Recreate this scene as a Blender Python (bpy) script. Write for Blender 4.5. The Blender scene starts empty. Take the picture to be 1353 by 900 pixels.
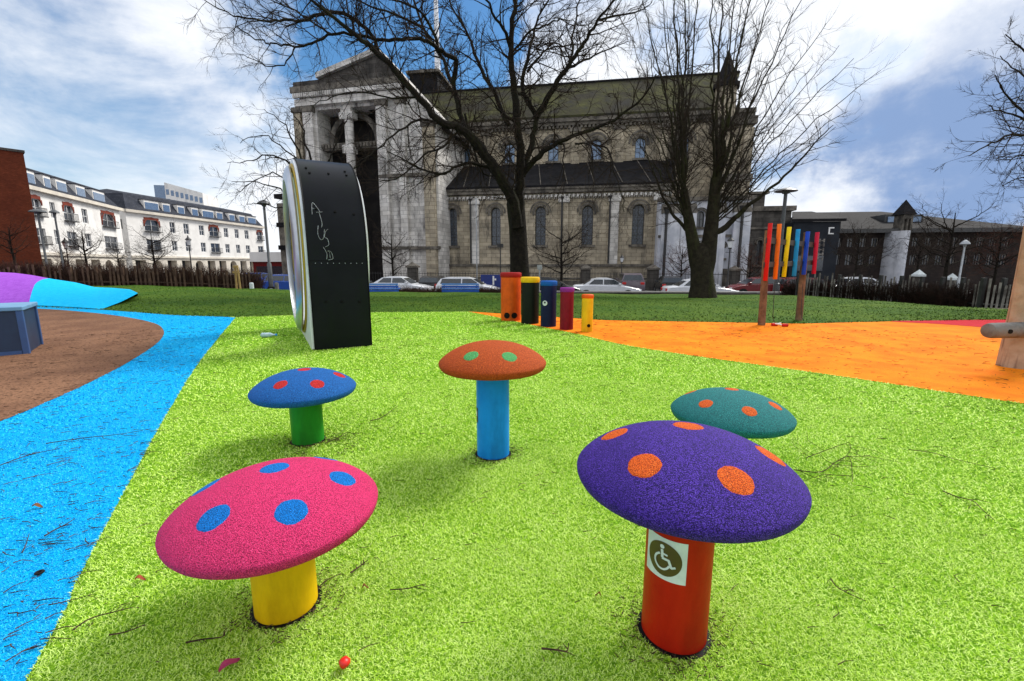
import bpy, math, random
import numpy as np
from mathutils import Vector, Matrix
random.seed(7); rng = np.random.default_rng(7)
R = math.radians; PI = math.pi
sc = bpy.context.scene
COL = sc.collection

# ---------------------------------------------------------------- camera
FPX, PITCH, EYE = 589.0, 0.1699, 1.09
cd = bpy.data.cameras.new('camera'); cam = bpy.data.objects.new('camera', cd); COL.objects.link(cam)
cam.location = (0, 0, EYE); cam.rotation_euler = (PI/2 - PITCH, 0, 0)
cd.sensor_fit = 'HORIZONTAL'; cd.sensor_width = 36; cd.lens = 36*FPX/1353; cd.clip_start = .05; cd.clip_end = 4000
sc.camera = cam

def rayd(u, v):
    a = (u-676.5)/FPX; b = (450-v)/FPX
    return (a, math.cos(PITCH)+b*math.sin(PITCH), -math.sin(PITCH)+b*math.cos(PITCH))
def at(u, v, Y):
    d = rayd(u, v); t = Y/d[1]
    return Vector((d[0]*t, Y, EYE+d[2]*t))
def ground(u, v, z=0.0):
    d = rayd(u, v); t = (z-EYE)/d[2]
    return Vector((d[0]*t, d[1]*t, z))
def proj(p):
    x, y, z = p[0], p[1], p[2]-EYE
    d = y*math.cos(PITCH)-z*math.sin(PITCH); v = y*math.sin(PITCH)+z*math.cos(PITCH)
    return 676.5+FPX*x/d, 450-FPX*v/d

# ---------------------------------------------------------------- node helpers
def N(nt, typ, **kw):
    n = nt.nodes.new(typ)
    for k, v in kw.items():
        if k.startswith('i_'): n.inputs[int(k[2:])].default_value = v
        else: setattr(n, k, v)
    return n
def L(nt, a, b): nt.links.new(a, b)
def math_(nt, op, a, b=None, clamp=False):
    n = nt.nodes.new('ShaderNodeMath'); n.operation = op; n.use_clamp = clamp
    for i, q in enumerate((a, b)):
        if q is None: continue
        if isinstance(q, (int, float)): n.inputs[i].default_value = q
        else: nt.links.new(q, n.inputs[i])
    return n.outputs[0]
def mixc(nt, fac, a, b, mode='MIX'):
    n = nt.nodes.new('ShaderNodeMix'); n.data_type = 'RGBA'; n.blend_type = mode; n.clamp_factor = True
    for s, q in ((n.inputs[0], fac), (n.inputs[6], a), (n.inputs[7], b)):
        if isinstance(q, (int, float)): s.default_value = q
        elif isinstance(q, (tuple, list)): s.default_value = (*q[:3], 1)
        else: nt.links.new(q, s)
    return n.outputs[2]
def maprange(nt, x, a, b, c=0, d=1, smooth=True):
    n = nt.nodes.new('ShaderNodeMapRange'); n.interpolation_type = 'SMOOTHSTEP' if smooth else 'LINEAR'
    nt.links.new(x, n.inputs[0])
    for i, q in enumerate((a, b, c, d)): n.inputs[i+1].default_value = q
    return n.outputs[0]

# ---------------------------------------------------------------- world, sun, exposure
SUN_AZ, SUN_EL = R(48), R(46)        # azimuth from +Y towards +X
w = bpy.data.worlds.new('World'); sc.world = w; w.use_nodes = True
nt = w.node_tree; nt.nodes.clear()
out = N(nt, 'ShaderNodeOutputWorld'); bg = N(nt, 'ShaderNodeBackground'); bg.inputs[1].default_value = 0.088
L(nt, bg.outputs[0], out.inputs[0])
sky = N(nt, 'ShaderNodeTexSky', sky_type='NISHITA'); sky.sun_disc = False
sky.sun_elevation = SUN_EL; sky.sun_rotation = SUN_AZ; sky.air_density = 1.0; sky.dust_density = .3; sky.ozone_density = 2.0
hs = N(nt, 'ShaderNodeHueSaturation'); hs.inputs[0].default_value = .497; hs.inputs[1].default_value = 1.42; hs.inputs[2].default_value = 1.3
L(nt, sky.outputs[0], hs.inputs[4])
tc = N(nt, 'ShaderNodeTexCoord'); gen = tc.outputs[0]
# project the view direction onto a cloud layer so clouds stretch towards the horizon
sep = N(nt, 'ShaderNodeSeparateXYZ'); L(nt, gen, sep.inputs[0])
zz = math_(nt, 'MAXIMUM', math_(nt, 'ADD', sep.outputs[2], .18), .08)
cmb = N(nt, 'ShaderNodeCombineXYZ')
L(nt, math_(nt, 'DIVIDE', sep.outputs[0], zz), cmb.inputs[0]); L(nt, math_(nt, 'DIVIDE', sep.outputs[1], zz), cmb.inputs[1])
n1 = N(nt, 'ShaderNodeTexNoise'); n1.inputs['Scale'].default_value = 1.1; n1.inputs['Detail'].default_value = 9; n1.inputs['Roughness'].default_value = .58; n1.inputs['Distortion'].default_value = .35
L(nt, cmb.outputs[0], n1.inputs[0])
n2 = N(nt, 'ShaderNodeTexNoise'); n2.inputs['Scale'].default_value = 3.1; n2.inputs['Detail'].default_value = 8; n2.inputs['Roughness'].default_value = .6
L(nt, gen, n2.inputs[0])
n3 = N(nt, 'ShaderNodeTexNoise'); n3.inputs['Scale'].default_value = 1.7; n3.inputs['Detail'].default_value = 10; n3.inputs['Roughness'].default_value = .62; n3.inputs['Distortion'].default_value = .6
mpw = N(nt, 'ShaderNodeMapping'); mpw.inputs['Location'].default_value = (3.1, 1.7, 0); mpw.inputs['Scale'].default_value = (1, 1, 2.2); L(nt, gen, mpw.inputs[0]); L(nt, mpw.outputs[0], n3.inputs[0])
# warped direction used for the large cloud masses
sub = N(nt, 'ShaderNodeVectorMath', operation='SUBTRACT'); L(nt, n2.outputs[1], sub.inputs[0]); sub.inputs[1].default_value = (.5, .5, .5)
scl = N(nt, 'ShaderNodeVectorMath', operation='SCALE'); L(nt, sub.outputs[0], scl.inputs[0]); scl.inputs[3].default_value = .55
add = N(nt, 'ShaderNodeVectorMath', operation='ADD'); L(nt, gen, add.inputs[0]); L(nt, scl.outputs[0], add.inputs[1])
nrm = N(nt, 'ShaderNodeVectorMath', operation='NORMALIZE'); L(nt, add.outputs[0], nrm.inputs[0])
def blob(u, v, deg, amp, inner=.0):
    d = Vector(rayd(u, v)).normalized()
    dp = N(nt, 'ShaderNodeVectorMath', operation='DOT_PRODUCT'); L(nt, nrm.outputs[0], dp.inputs[0]); dp.inputs[1].default_value = d
    return math_(nt, 'MULTIPLY', maprange(nt, dp.outputs[1], math.cos(R(deg)), math.cos(R(deg*inner))), amp)
def total(lst):
    s = lst[0]
    for q in lst[1:]: s = math_(nt, 'ADD', s, q)
    return s
blue = total([blob(545, 45, 13, 1.15, .3), blob(640, 70, 8, .7, .3), blob(440, 25, 11, .62, .2), blob(20, 60, 22, .44), blob(140, 230, 20, .32), blob(905, 50, 7, .6), blob(1100, 95, 5, .5, .2), blob(385, 165, 6, .45), blob(600, -250, 26, .6)])
blue = math_(nt, 'ADD', blue, math_(nt, 'MULTIPLY', math_(nt, 'SUBTRACT', n1.outputs[0], .5), .95))
blue = math_(nt, 'ADD', blue, math_(nt, 'MULTIPLY', math_(nt, 'SUBTRACT', n3.outputs[0], .49), 2.1))
bluem = maprange(nt, blue, .08, 1.15, 0, .93)
grey = total([blob(1265, 165, 13, 1.0, .2), blob(1150, 200, 8, .25), blob(1180, 250, 10, .5), blob(1350, 250, 12, .5), blob(330, 190, 13, .28), blob(100, 130, 16, .32)])
grey = math_(nt, 'ADD', grey, math_(nt, 'MULTIPLY', math_(nt, 'SUBTRACT', n3.outputs[0], .5), 4.2))
greym = maprange(nt, grey, -.15, 1.75)
cloud = mixc(nt, greym, (10.2, 10.5, 11.0), (2.7, 4.0, 6.7))
tot = mixc(nt, bluem, cloud, hs.outputs[0])
L(nt, tot, bg.inputs[0])

sl = bpy.data.lights.new('sun', 'SUN'); sun = bpy.data.objects.new('sun', sl); COL.objects.link(sun)
sl.energy = 3.3; sl.angle = R(19); sl.color = (1.0, .955, .88)
sd = Vector((math.sin(SUN_AZ)*math.cos(SUN_EL), math.cos(SUN_AZ)*math.cos(SUN_EL), math.sin(SUN_EL)))
sun.rotation_euler = (-sd).to_track_quat('-Z', 'Y').to_euler()
sc.view_settings.view_transform = 'Standard'; sc.view_settings.look = 'None'
sc.view_settings.exposure = 0.2; sc.view_settings.gamma = 1
sc.render.engine = 'CYCLES'; sc.cycles.max_bounces = 6

# ---------------------------------------------------------------- materials
M = {}
def mat(name, col, rough=.8, col2=None, scale=3.0, lo=.35, hi=.65, detail=6, bump=0.0, bscale=None, metal=0.0, spec=.5, coat=0.0,
        brick=None, dirt=None, dscale=1.0, speck=None, coords='Object', bdist=.02):
    m = bpy.data.materials.new(name); m.use_nodes = True; nt = m.node_tree; nt.nodes.clear()
    o = N(nt, 'ShaderNodeOutputMaterial'); b = N(nt, 'ShaderNodeBsdfPrincipled'); L(nt, b.outputs[0], o.inputs[0])
    b.inputs['Roughness'].default_value = rough; b.inputs['Metallic'].default_value = metal
    b.inputs['Specular IOR Level'].default_value = spec if rough < .6 or spec != .5 else .12; b.inputs['Coat Weight'].default_value = coat
    tc = N(nt, 'ShaderNodeTexCoord'); co = tc.outputs[coords] if isinstance(coords, str) else tc.outputs[3]
    c = None; height = None
    rgb = N(nt, 'ShaderNodeRGB'); rgb.outputs[0].default_value = (*col, 1); c = rgb.outputs[0]
    if col2 is not None:
        n = N(nt, 'ShaderNodeTexNoise'); n.inputs['Scale'].default_value = scale; n.inputs['Detail'].default_value = detail; n.inputs['Roughness'].default_value = .62
        L(nt, co, n.inputs[0]); c = mixc(nt, maprange(nt, n.outputs[0], lo, hi), c, col2); height = n.outputs[0]
    if speck is not None:                 # (colour, scale, lo, hi)
        n = N(nt, 'ShaderNodeTexNoise'); n.inputs['Scale'].default_value = speck[1]; n.inputs['Detail'].default_value = 2; L(nt, co, n.inputs[0])
        c = mixc(nt, maprange(nt, n.outputs[0], speck[2], speck[3]), c, speck[0]); height = n.outputs[0]
    if brick is not None:                 # (mortar colour, row height, brick width, mortar size)
        s = N(nt, 'ShaderNodeSeparateXYZ'); L(nt, co, s.inputs[0]); k = N(nt, 'ShaderNodeCombineXYZ')
        L(nt, math_(nt, 'ADD', s.outputs[0], s.outputs[1]), k.inputs[0]); L(nt, s.outputs[2], k.inputs[1])
        br = N(nt, 'ShaderNodeTexBrick'); br.inputs['Scale'].default_value = 1; br.inputs['Row Height'].default_value = brick[1]
        br.inputs['Brick Width'].default_value = brick[2]; br.inputs['Mortar Size'].default_value = brick[3]; br.inputs['Mortar Smooth'].default_value = .3
        br.inputs['Color1'].default_value = (.78, .78, .78, 1); br.inputs['Color2'].default_value = (1.12, 1.12, 1.12, 1); br.inputs['Mortar'].default_value = (*brick[0], 1)
        L(nt, k.outputs[0], br.inputs[0]); c = mixc(nt, 1.0, c, br.outputs[0], 'MULTIPLY')
    if dirt is not None:
        mp = N(nt, 'ShaderNodeMapping'); mp.inputs['Scale'].default_value = (1, 1, .28); L(nt, co, mp.inputs[0])
        n = N(nt, 'ShaderNodeTexNoise'); n.inputs['Scale'].default_value = dscale; n.inputs['Detail'].default_value = 8; n.inputs['Roughness'].default_value = .68
        L(nt, mp.outputs[0], n.inputs[0]); c = mixc(nt, maprange(nt, n.outputs[0], .47, .74), c, dirt)
    L(nt, c, b.inputs['Base Color'])
    if bump > 0:
        if bscale or height is None:
            n = N(nt, 'ShaderNodeTexNoise'); n.inputs['Scale'].default_value = bscale or 20; n.inputs['Detail'].default_value = 4; L(nt, co, n.inputs[0]); height = n.outputs[0]
        bp = N(nt, 'ShaderNodeBump'); bp.inputs['Strength'].default_value = bump; bp.inputs['Distance'].default_value = bdist
        L(nt, height, bp.inputs['Height']); L(nt, bp.outputs[0], b.inputs['Normal'])
    M[name] = m
    return m
def blade_mat(name, dark, light, pale, trans=.15):
    m = bpy.data.materials.new(name); m.use_nodes = True; nt = m.node_tree; nt.nodes.clear()
    o = N(nt, 'ShaderNodeOutputMaterial'); b = N(nt, 'ShaderNodeBsdfPrincipled'); L(nt, b.outputs[0], o.inputs[0])
    b.inputs['Roughness'].default_value = .7; b.inputs['Specular IOR Level'].default_value = .08
    a = N(nt, 'ShaderNodeAttribute'); a.attribute_name = 'rnd'
    tc = N(nt, 'ShaderNodeTexCoord'); n = N(nt, 'ShaderNodeTexNoise'); n.inputs['Scale'].default_value = 1.7; n.inputs['Detail'].default_value = 7; n.inputs['Roughness'].default_value = .65
    L(nt, tc.outputs[3], n.inputs[0])
    x = math_(nt, 'ADD', a.outputs[2], math_(nt, 'MULTIPLY', math_(nt, 'SUBTRACT', n.outputs[0], .5), .85))
    cr = N(nt, 'ShaderNodeValToRGB'); L(nt, x, cr.inputs[0])
    e = cr.color_ramp.elements; e[0].position = .0; e[0].color = (*dark, 1); e[1].position = .40; e[1].color = (*light, 1)
    q = e.new(.95); q.color = (*pale, 1)
    L(nt, cr.outputs[0], b.inputs['Base Color'])
    M[name] = m
blade_mat('turf_green', (.10, .26, .010), (.45, .725, .045), (.74, .93, .28))
blade_mat('turf_blue', (.0, .32, .70), (.005, .47, .88), (.06, .60, .95))
blade_mat('turf_orange', (.70, .19, .0), (.92, .30, .003), (1.0, .46, .04))
blade_mat('lawn_blade', (.025, .06, .005), (.06, .13, .008), (.12, .21, .016))
mat('sheet_green', (.24, .47, .022), .9, (.15, .34, .015), 40, bump=.6, bscale=120)
mat('sheet_blue', (.0, .38, .76), .9, (.0, .46, .86), 25, speck=((.0, .18, .42), 160, .56, .7), bump=.6)
mat('sheet_orange', (.78, .17, .002), .9, (.91, .26, .005), 2.2, speck=((.62, .15, .0), 70, .55, .75), bump=.5, bscale=150)
mat('sheet_red', (.55, .02, .025), .9, (.45, .015, .03), 8, bump=.5, bscale=90)
mat('sheet_purple', (.30, .07, .52), .9, (.36, .10, .60), 9, speck=((.2, .04, .4), 60, .58, .7), bump=.4)
mat('sheet_cyan', (.0, .46, .82), .9, (.01, .52, .88), 9, speck=((.0, .3, .6), 60, .58, .7), bump=.4)
mat('sheet_brown', (.25, .13, .075), .9, (.17, .085, .05), 1.5, speck=((.09, .045, .025), 45, .5, .68), bump=.8)
mat('soil', (.09, .07, .05), .95, (.05, .045, .03), 3, bump=.6)
mat('lawn', (.035, .09, .006), .95, (.075, .13, .01), .45, speck=((.03, .08, .006), 9, .5, .68), bump=1, bdist=.05)
mat('asphalt', (.055, .055, .06), .85, (.08, .08, .085), 2.0, bump=.4, bscale=60)
mat('paving', (.22, .21, .2), .85, (.15, .145, .14), 3, brick=((.5, .5, .5), .3, .6, .012), bump=.3)
mat('kerb', (.28, .27, .26), .8, (.2, .2, .19), 8, bump=.3)
mat('road_paint', (.7, .7, .66), .7, (.5, .5, .48), 12)
mat('stone', (.49, .42, .31), .9, (.33, .285, .215), .9, brick=((.5, .48, .46), .38, .8, .022), dirt=(.035, .033, .032), dscale=.8, bump=.5, bscale=9)
mat('stone_pale', (.74, .71, .67), .9, (.56, .53, .49), .7, brick=((.55, .55, .55), .4, .85, .022), dirt=(.09, .085, .085), dscale=.8, bump=.4, bscale=9)
mat('stone_white', (.66, .67, .72), .85, (.48, .50, .56), .8, dirt=(.16, .17, .2), dscale=.6, bump=.4, bscale=7)
mat('stone_dark', (.11, .10, .09), .9, (.06, .055, .05), 1.1, brick=((.5, .5, .5), .38, .8, .018), dirt=(.02, .02, .02), dscale=.6, bump=.5, bscale=9)
mat('stone_trim', (.20, .18, .15), .9, (.09, .08, .07), 2.0, dirt=(.03, .03, .03), dscale=1.0, bump=.5, bscale=14)
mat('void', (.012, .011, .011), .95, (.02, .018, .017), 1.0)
mat('moss_roof', (.035, .032, .022), .95, (.072, .074, .024), .35, dirt=(.03, .03, .03), dscale=.8, bump=.6, bscale=8, brick=((.5, .5, .5), .25, .35, .015))
mat('slate', (.010, .010, .012), .85, (.018, .017, .019), 1.2, brick=((.5, .5, .5), .22, .3, .015), bump=.4, bscale=10)
mat('slate_blue', (.035, .04, .055), .85, (.055, .06, .075), 1.2, brick=((.55, .55, .55), .3, .4, .02), bump=.3, bscale=10)
mat('glass_dark', (.02, .025, .035), .12, (.035, .045, .06), 6, spec=.8)
mat('glass_lead', (.035, .045, .065), .25, (.07, .09, .12), 9, spec=.7, brick=((.3, .3, .3), .3, .25, .03))
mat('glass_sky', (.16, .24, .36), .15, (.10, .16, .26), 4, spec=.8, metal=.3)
mat('white_render', (.88, .86, .83), .8, (.8, .78, .75), .6, dirt=(.62, .6, .58), dscale=.4)
mat('cream_band', (.74, .68, .58), .8, (.6, .55, .48), .8)
mat('red_brick', (.15, .038, .018), .9, (.11, .028, .014), .8, brick=((.8, .7, .65), .075, .22, .012), bump=.3)
mat('arch_brick', (.24, .06, .04), .9, (.18, .045, .03), .8)
mat('brown_brick', (.045, .034, .03), .9, (.028, .022, .021), .8, brick=((.8, .8, .8), .12, .3, .015), dirt=(.02, .018, .018))
mat('navy_clad', (.014, .017, .024), .6, (.022, .025, .032), 1.0)
mat('frame_white', (.8, .8, .8), .5, (.7, .7, .7), 6)
mat('frame_dark', (.03, .03, .03), .5, (.05, .05, .05), 6)
mat('iron', (.014, .014, .015), .5, (.03, .03, .03), 9, bump=.2)
mat('lamp_grey', (.10, .105, .11), .45, (.07, .075, .08), 9, metal=.4)
mat('galv', (.42, .44, .46), .4, (.3, .32, .34), 12, metal=.7)
mat('lamp_glass', (.8, .82, .85), .2, (.7, .72, .75), 6, spec=.7)
mat('steel', (.42, .44, .48), .32, (.6, .62, .66), 1.5, metal=.9)
mat('steel_spire', (.8, .82, .86), .4, (.7, .72, .76), 1, metal=.2)
mat('bark', (.022, .018, .014), .95, (.011, .009, .008), 7, dirt=(.03, .032, .013), dscale=1.6, bump=1, bscale=22, bdist=.05)
mat('bark_moss', (.035, .03, .02), .95, (.02, .016, .012), 6, dirt=(.045, .052, .016), dscale=1.6, bump=1, bscale=22, bdist=.05)
mat('twig', (.022, .016, .013), .95, (.04, .028, .02), 5)
mat('fallen_twig', (.035, .022, .016), .95, (.09, .055, .035), 30)
mat('twig_red', (.09, .035, .022), .95, (.05, .022, .016), 5)
mat('hedge_twig', (.085, .045, .03), .95, (.05, .032, .026), 4)
mat('hedge_dark', (.035, .018, .014), .95, (.02, .014, .012), 4)
mat('post_wood', (.24, .145, .085), .8, (.13, .075, .045), 5, dirt=(.06, .035, .02), dscale=6, bump=.5, bscale=30)
mat('fence_wood', (.12, .075, .05), .9, (.06, .04, .03), 4, bump=.4)
mat('fence_grey', (.26, .24, .22), .9, (.06, .052, .05), 2.2, bump=.4)
mat('stake_wood', (.42, .29, .12), .85, (.3, .2, .08), 6, bump=.4)
mat('rail_wood', (.20, .19, .18), .85, (.11, .10, .095), 6, bump=.5, bscale=24)
def log_mat():
    m = mat('log_wood', (.46, .36, .26), .8, (.33, .25, .17), 5, bump=.4, bscale=18)
    nt = m.node_tree; b = next(n for n in nt.nodes if n.type == 'BSDF_PRINCIPLED'); src = b.inputs['Base Color'].links[0].from_socket
    tc = N(nt, 'ShaderNodeTexCoord'); mp = N(nt, 'ShaderNodeMapping'); mp.inputs['Scale'].default_value = (9, 9, .5); L(nt, tc.outputs[3], mp.inputs[0])
    n = N(nt, 'ShaderNodeTexNoise'); n.inputs['Scale'].default_value = 3; n.inputs['Detail'].default_value = 6; L(nt, mp.outputs[0], n.inputs[0])
    L(nt, mixc(nt, maprange(nt, n.outputs[0],   .5, .7), src, (.2, .14, .10)), b.inputs['Base Color'])
log_mat()
def rubber(name, c, s):
    m = bpy.data.materials.new(name); m.use_nodes = True; nt = m.node_tree; nt.nodes.clear()
    o = N(nt, 'ShaderNodeOutputMaterial'); b = N(nt, 'ShaderNodeBsdfPrincipled'); L(nt, b.outputs[0], o.inputs[0]); b.inputs['Roughness'].default_value = .75
    b.inputs['Specular IOR Level'].default_value = .18
    tc = N(nt, 'ShaderNodeTexCoord'); v = N(nt, 'ShaderNodeTexVoronoi'); v.inputs['Scale'].default_value = 390; L(nt, tc.outputs[3], v.inputs[0])
    sp = N(nt, 'ShaderNodeSeparateColor'); L(nt, v.outputs[1], sp.inputs[0])
    k = mixc(nt, maprange(nt, sp.outputs[0], .25, .9), c, s)
    k = mixc(nt, maprange(nt, sp.outputs[1], .9, .97), k, tuple(min(1, q*1.35+.03) for q in c))
    k = mixc(nt, maprange(nt, v.outputs[0], .35, .75), k, tuple(q*.45 for q in s))
    n = N(nt, 'ShaderNodeTexNoise'); n.inputs['Scale'].default_value = 7; n.inputs['Detail'].default_value = 5; L(nt, tc.outputs[3], n.inputs[0])
    k = mixc(nt, math_(nt, 'MULTIPLY', maprange(nt, n.outputs[0], .45, .75), .5), k, s)
    L(nt, k, b.inputs['Base Color'])
    bp = N(nt, 'ShaderNodeBump'); bp.inputs['Strength'].default_value = .8; bp.inputs['Distance'].default_value = .003; bp.invert = True
    L(nt, v.outputs[0], bp.inputs['Height']); L(nt, bp.outputs[0], b.inputs['Normal']); M[name] = m
rubber('rub_pink', (.86, .045, .19), (.62, .028, .14))
rubber('rub_purple', (.10, .04, .46), (.03, .012, .16))
rubber('rub_blue', (.012, .17, .56), (.01, .10, .36))
rubber('rub_orange', (.62, .11, .012), (.42, .06, .008))
rubber('rub_teal', (.02, .27, .27), (.012, .15, .16))
rubber('spot_blue', (.0, .21, .72), (.0, .15, .52))
rubber('spot_orange', (.92, .16, .012), (.66, .09, .008))
rubber('spot_red', (.70, .03, .03), (.5, .02, .02))
rubber('spot_green', (.12, .50, .16), (.08, .34, .1))
for nm, c, c2 in (('paint_yellow', (.80, .50, .005), (.72, .43, .004)), ('paint_red', (.47, .016, .004), (.39, .012, .004)), ('paint_blue', (.008, .27, .78), (.006, .22, .68)),
                  ('paint_green', (.02, .27, .02), (.015, .2, .015)), ('paint_teal', (.02, .3, .3), (.02, .25, .25)),
                  ('drum_orange', (.78, .11, .008), (.62, .085, .006)), ('drum_red', (.36, .012, .01), (.3, .01, .01)), ('drum_black', (.004, .006, .004), (.006, .01, .006)),
                  ('drum_yellow', (.82, .50, .01), (.7, .42, .01)), ('drum_navy', (.004, .007, .045), (.006, .012, .06)), ('drum_blue', (.006, .10, .42), (.005, .08, .34)),
                  ('drum_crimson', (.22, .005, .02), (.18, .005, .015)), ('drum_purple', (.26, .02, .26), (.2, .02, .2)),
                  ('chime_red', (.62, .012, .012), (.5, .01, .01)), ('chime_orange', (.82, .17, .01), (.7, .14, .01)), ('chime_yellow', (.80, .68, .01), (.7, .6, .01)),
                  ('chime_cyan', (.01, .28, .66), (.01, .22, .55)), ('chime_blue', (.008, .06, .5), (.006, .05, .4)), ('chime_crimson', (.52, .01, .05), (.42, .01, .04))):
    mat(nm, c, .42, c2, 5, dirt=tuple(q*.55 for q in c2), dscale=2.2, bump=.08, bscale=30, spec=.16)
mat('panel_black', (.005, .006, .008), .33, (.008, .009, .012), 1.4, dirt=(.006, .010, .007), dscale=2.5, spec=.11, bump=.05, bscale=6)
mat('ring_white', (.72, .74, .78), .35, (.6, .62, .66), 3, spec=.5)
mat('ring_yellow', (.42, .27, .01), .5, (.5, .34, .01), 3)
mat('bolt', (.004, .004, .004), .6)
mat('scribble', (.42, .44, .46), .6, (.14, .14, .15), 30)
mat('box_navy', (.012, .035, .085), .5, (.008, .022, .06), 2, dirt=(.03, .05, .08), dscale=3)
mat('box_blue', (.035, .09, .24), .5, (.03, .07, .19), 3)
mat('box_lid', (.16, .33, .52), .5, (.12, .27, .44), 3)
mat('sticker_white', (.66, .72, .74), .5, (.56, .62, .64), 20)
mat('sticker_olive', (.085, .06, .012), .5, (.07, .05, .01), 20)
mat('sticker_black', (.01, .01, .012), .5)
mat('litter_red', (.8, .02, .01), .4, (.6, .01, .01), 40)
mat('litter_pink', (.45, .06, .14), .6, (.3, .04, .1), 30)
mat('litter_clear', (.45, .58, .66), .3, (.3, .45, .55), 20)
mat('leaf_dry', (.30, .13, .05), .8, (.18, .08, .03), 30)
mat('leaf_red', (.42, .10, .05), .8, (.3, .07, .04), 30)
mat('car_white', (.72, .74, .78), .25, (.68, .70, .75), 3, coat=.5)
mat('car_blue', (.01, .07, .36), .25, (.01, .06, .3), 3, coat=.5)
mat('car_black', (.012, .013, .016), .25, (.016, .017, .02), 3, coat=.5)
mat('car_red', (.16, .01, .015), .25, (.13, .01, .012), 3, coat=.5)
mat('car_silver', (.15, .12, .15), .3, (.12, .1, .12), 3, coat=.5)
mat('car_glass', (.012, .018, .025), .08, (.02, .03, .04), 3, spec=.8)
mat('tyre', (.012, .012, .012), .85, (.02, .02, .02), 9)
mat('rim_alloy', (.35, .36, .38), .35, (.25, .26, .28), 9, metal=.7)
mat('light_red', (.5, .01, .01), .3); mat('light_clear', (.7, .72, .75), .2)
mat('bench_blue', (.008, .10, .55), .4, (.006, .08, .45), 3)
mat('bench_pale', (.10, .28, .72), .4, (.08, .24, .62), 3)
mat('sign_blue', (.01, .03, .2), .5, (.01, .025, .16), 3)

# ---------------------------------------------------------------- mesh builder
class MB:
    def __init__(s): s.v = []; s.f = []
    def add(s, vs, fs):
        o = len(s.v); s.v.extend(tuple(p) for p in vs); s.f.extend(tuple(i+o for i in f) for f in fs); return s
    def hexa(s, p): return s.add(p, [(3, 2, 1, 0), (4, 5, 6, 7), (0, 1, 5, 4), (1, 2, 6, 5), (2, 3, 7, 6), (3, 0, 4, 7)])
    def box(s, x0, x1, y0, y1, z0, z1):
        return s.hexa([(x0, y0, z0), (x1, y0, z0), (x1, y1, z0), (x0, y1, z0), (x0, y0, z1), (x1, y0, z1), (x1, y1, z1), (x0, y1, z1)])
    def tube(s, path, rad, n=8, caps=True):
        path = [Vector(p) for p in path]; m = len(path)
        if isinstance(rad, (int, float)): rad = [rad]*m
        vs = []; ref = None
        for i, p in enumerate(path):
            t = (path[min(i+1, m-1)]-path[max(i-1, 0)])
            if t.length < 1e-9: t = Vector((0, 0, 1))
            t.normalize()
            if ref is None: ref = Vector((1, 0, 0)) if abs(t.x) < .9 else Vector((0, 1, 0))
            a = (ref-t*ref.dot(t)); a = a.normalized() if a.length > 1e-6 else t.orthogonal().normalized(); b = t.cross(a); ref = a
            for k in range(n):
                g = 2*PI*k/n; q = p+(a*math.cos(g)+b*math.sin(g))*rad[i]; vs.append((q.x, q.y, q.z))
        fs = [(i*n+k, i*n+(k+1) % n, (i+1)*n+(k+1) % n, (i+1)*n+k) for i in range(m-1) for k in range(n)]
        if caps: fs += [tuple(range(n-1, -1, -1)), tuple((m-1)*n+k for k in range(n))]
        return s.add(vs, fs)
    def lathe(s, prof, n=32, c=(0, 0, 0), close=True):
        vs = [(c[0]+r*math.cos(2*PI*k/n), c[1]+r*math.sin(2*PI*k/n), c[2]+z) for r, z in prof for k in range(n)]; m = len(prof)
        fs = [(i*n+k, i*n+(k+1) % n, (i+1)*n+(k+1) % n, (i+1)*n+k) for i in range(m-1) for k in range(n)]
        if close: fs += [tuple(range(n-1, -1, -1)), tuple((m-1)*n+k for k in range(n))]
        return s.add(vs, fs)
    def prism(s, loop, vec):                     # closed polygon swept by vec
        n = len(loop); a = [Vector(p) for p in loop]; b = [p+Vector(vec) for p in a]
        return s.add(a+b, [tuple(range(n-1, -1, -1)), tuple(range(n, 2*n))]+[(i, (i+1) % n, n+(i+1) % n, n+i) for i in range(n)])
    def build(s, name, m, parent=None, smooth=False, bevel=0, **tagkw):
        off = Vector(parent_loc(parent)) if parent else Vector((0, 0, 0))
        me = bpy.data.meshes.new(name); me.from_pydata([(x-off.x, y-off.y, z-off.z) for x, y, z in s.v], [], s.f); me.materials.append(M[m]); me.update()
        if smooth: me.polygons.foreach_set('use_smooth', [True]*len(me.polygons))
        o = bpy.data.objects.new(name, me); COL.objects.link(o)
        if parent: o.parent = parent
        if bevel:
            b = o.modifiers.new('bevel', 'BEVEL'); b.width = bevel; b.segments = 2; b.limit_method = 'ANGLE'
            if smooth == 'auto': pass
        if tagkw: tag(o, **tagkw)
        return o
def parent_loc(o):
    l = Vector(o.location)
    while o.parent: o = o.parent; l += Vector(o.location)
    return l
def tag(o, label=None, cat=None, group=None, kind=None):
    if label: o['label'] = label
    if cat: o['category'] = cat
    if group: o['group'] = group
    if kind: o['kind'] = kind
    return o
def thing(name, label, cat, loc=(0, 0, 0), group=None, rz=0):
    o = bpy.data.objects.new(name, None); o.empty_display_size = .2; COL.objects.link(o); o.location = loc; o.rotation_euler.z = rz
    return tag(o, label, cat, group)
def dup(o, loc=None, rz=None, label=None, scale=None, parent=None):
    c = o.copy(); COL.objects.link(c)
    if parent: c.parent = parent
    if loc is not None: c.location = loc
    if rz is not None: c.rotation_euler.z = rz
    if scale is not None: c.scale = (scale,)*3
    if label: c['label'] = label
    for ch in o.children: dup(ch, parent=c)
    return c
def shade_angle(o, a=40):
    me = o.data; me.polygons.foreach_set('use_smooth', [True]*len(me.polygons)); me.update()
    try: me.set_sharp_from_angle(angle=R(a))
    except Exception: pass
    return o
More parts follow.
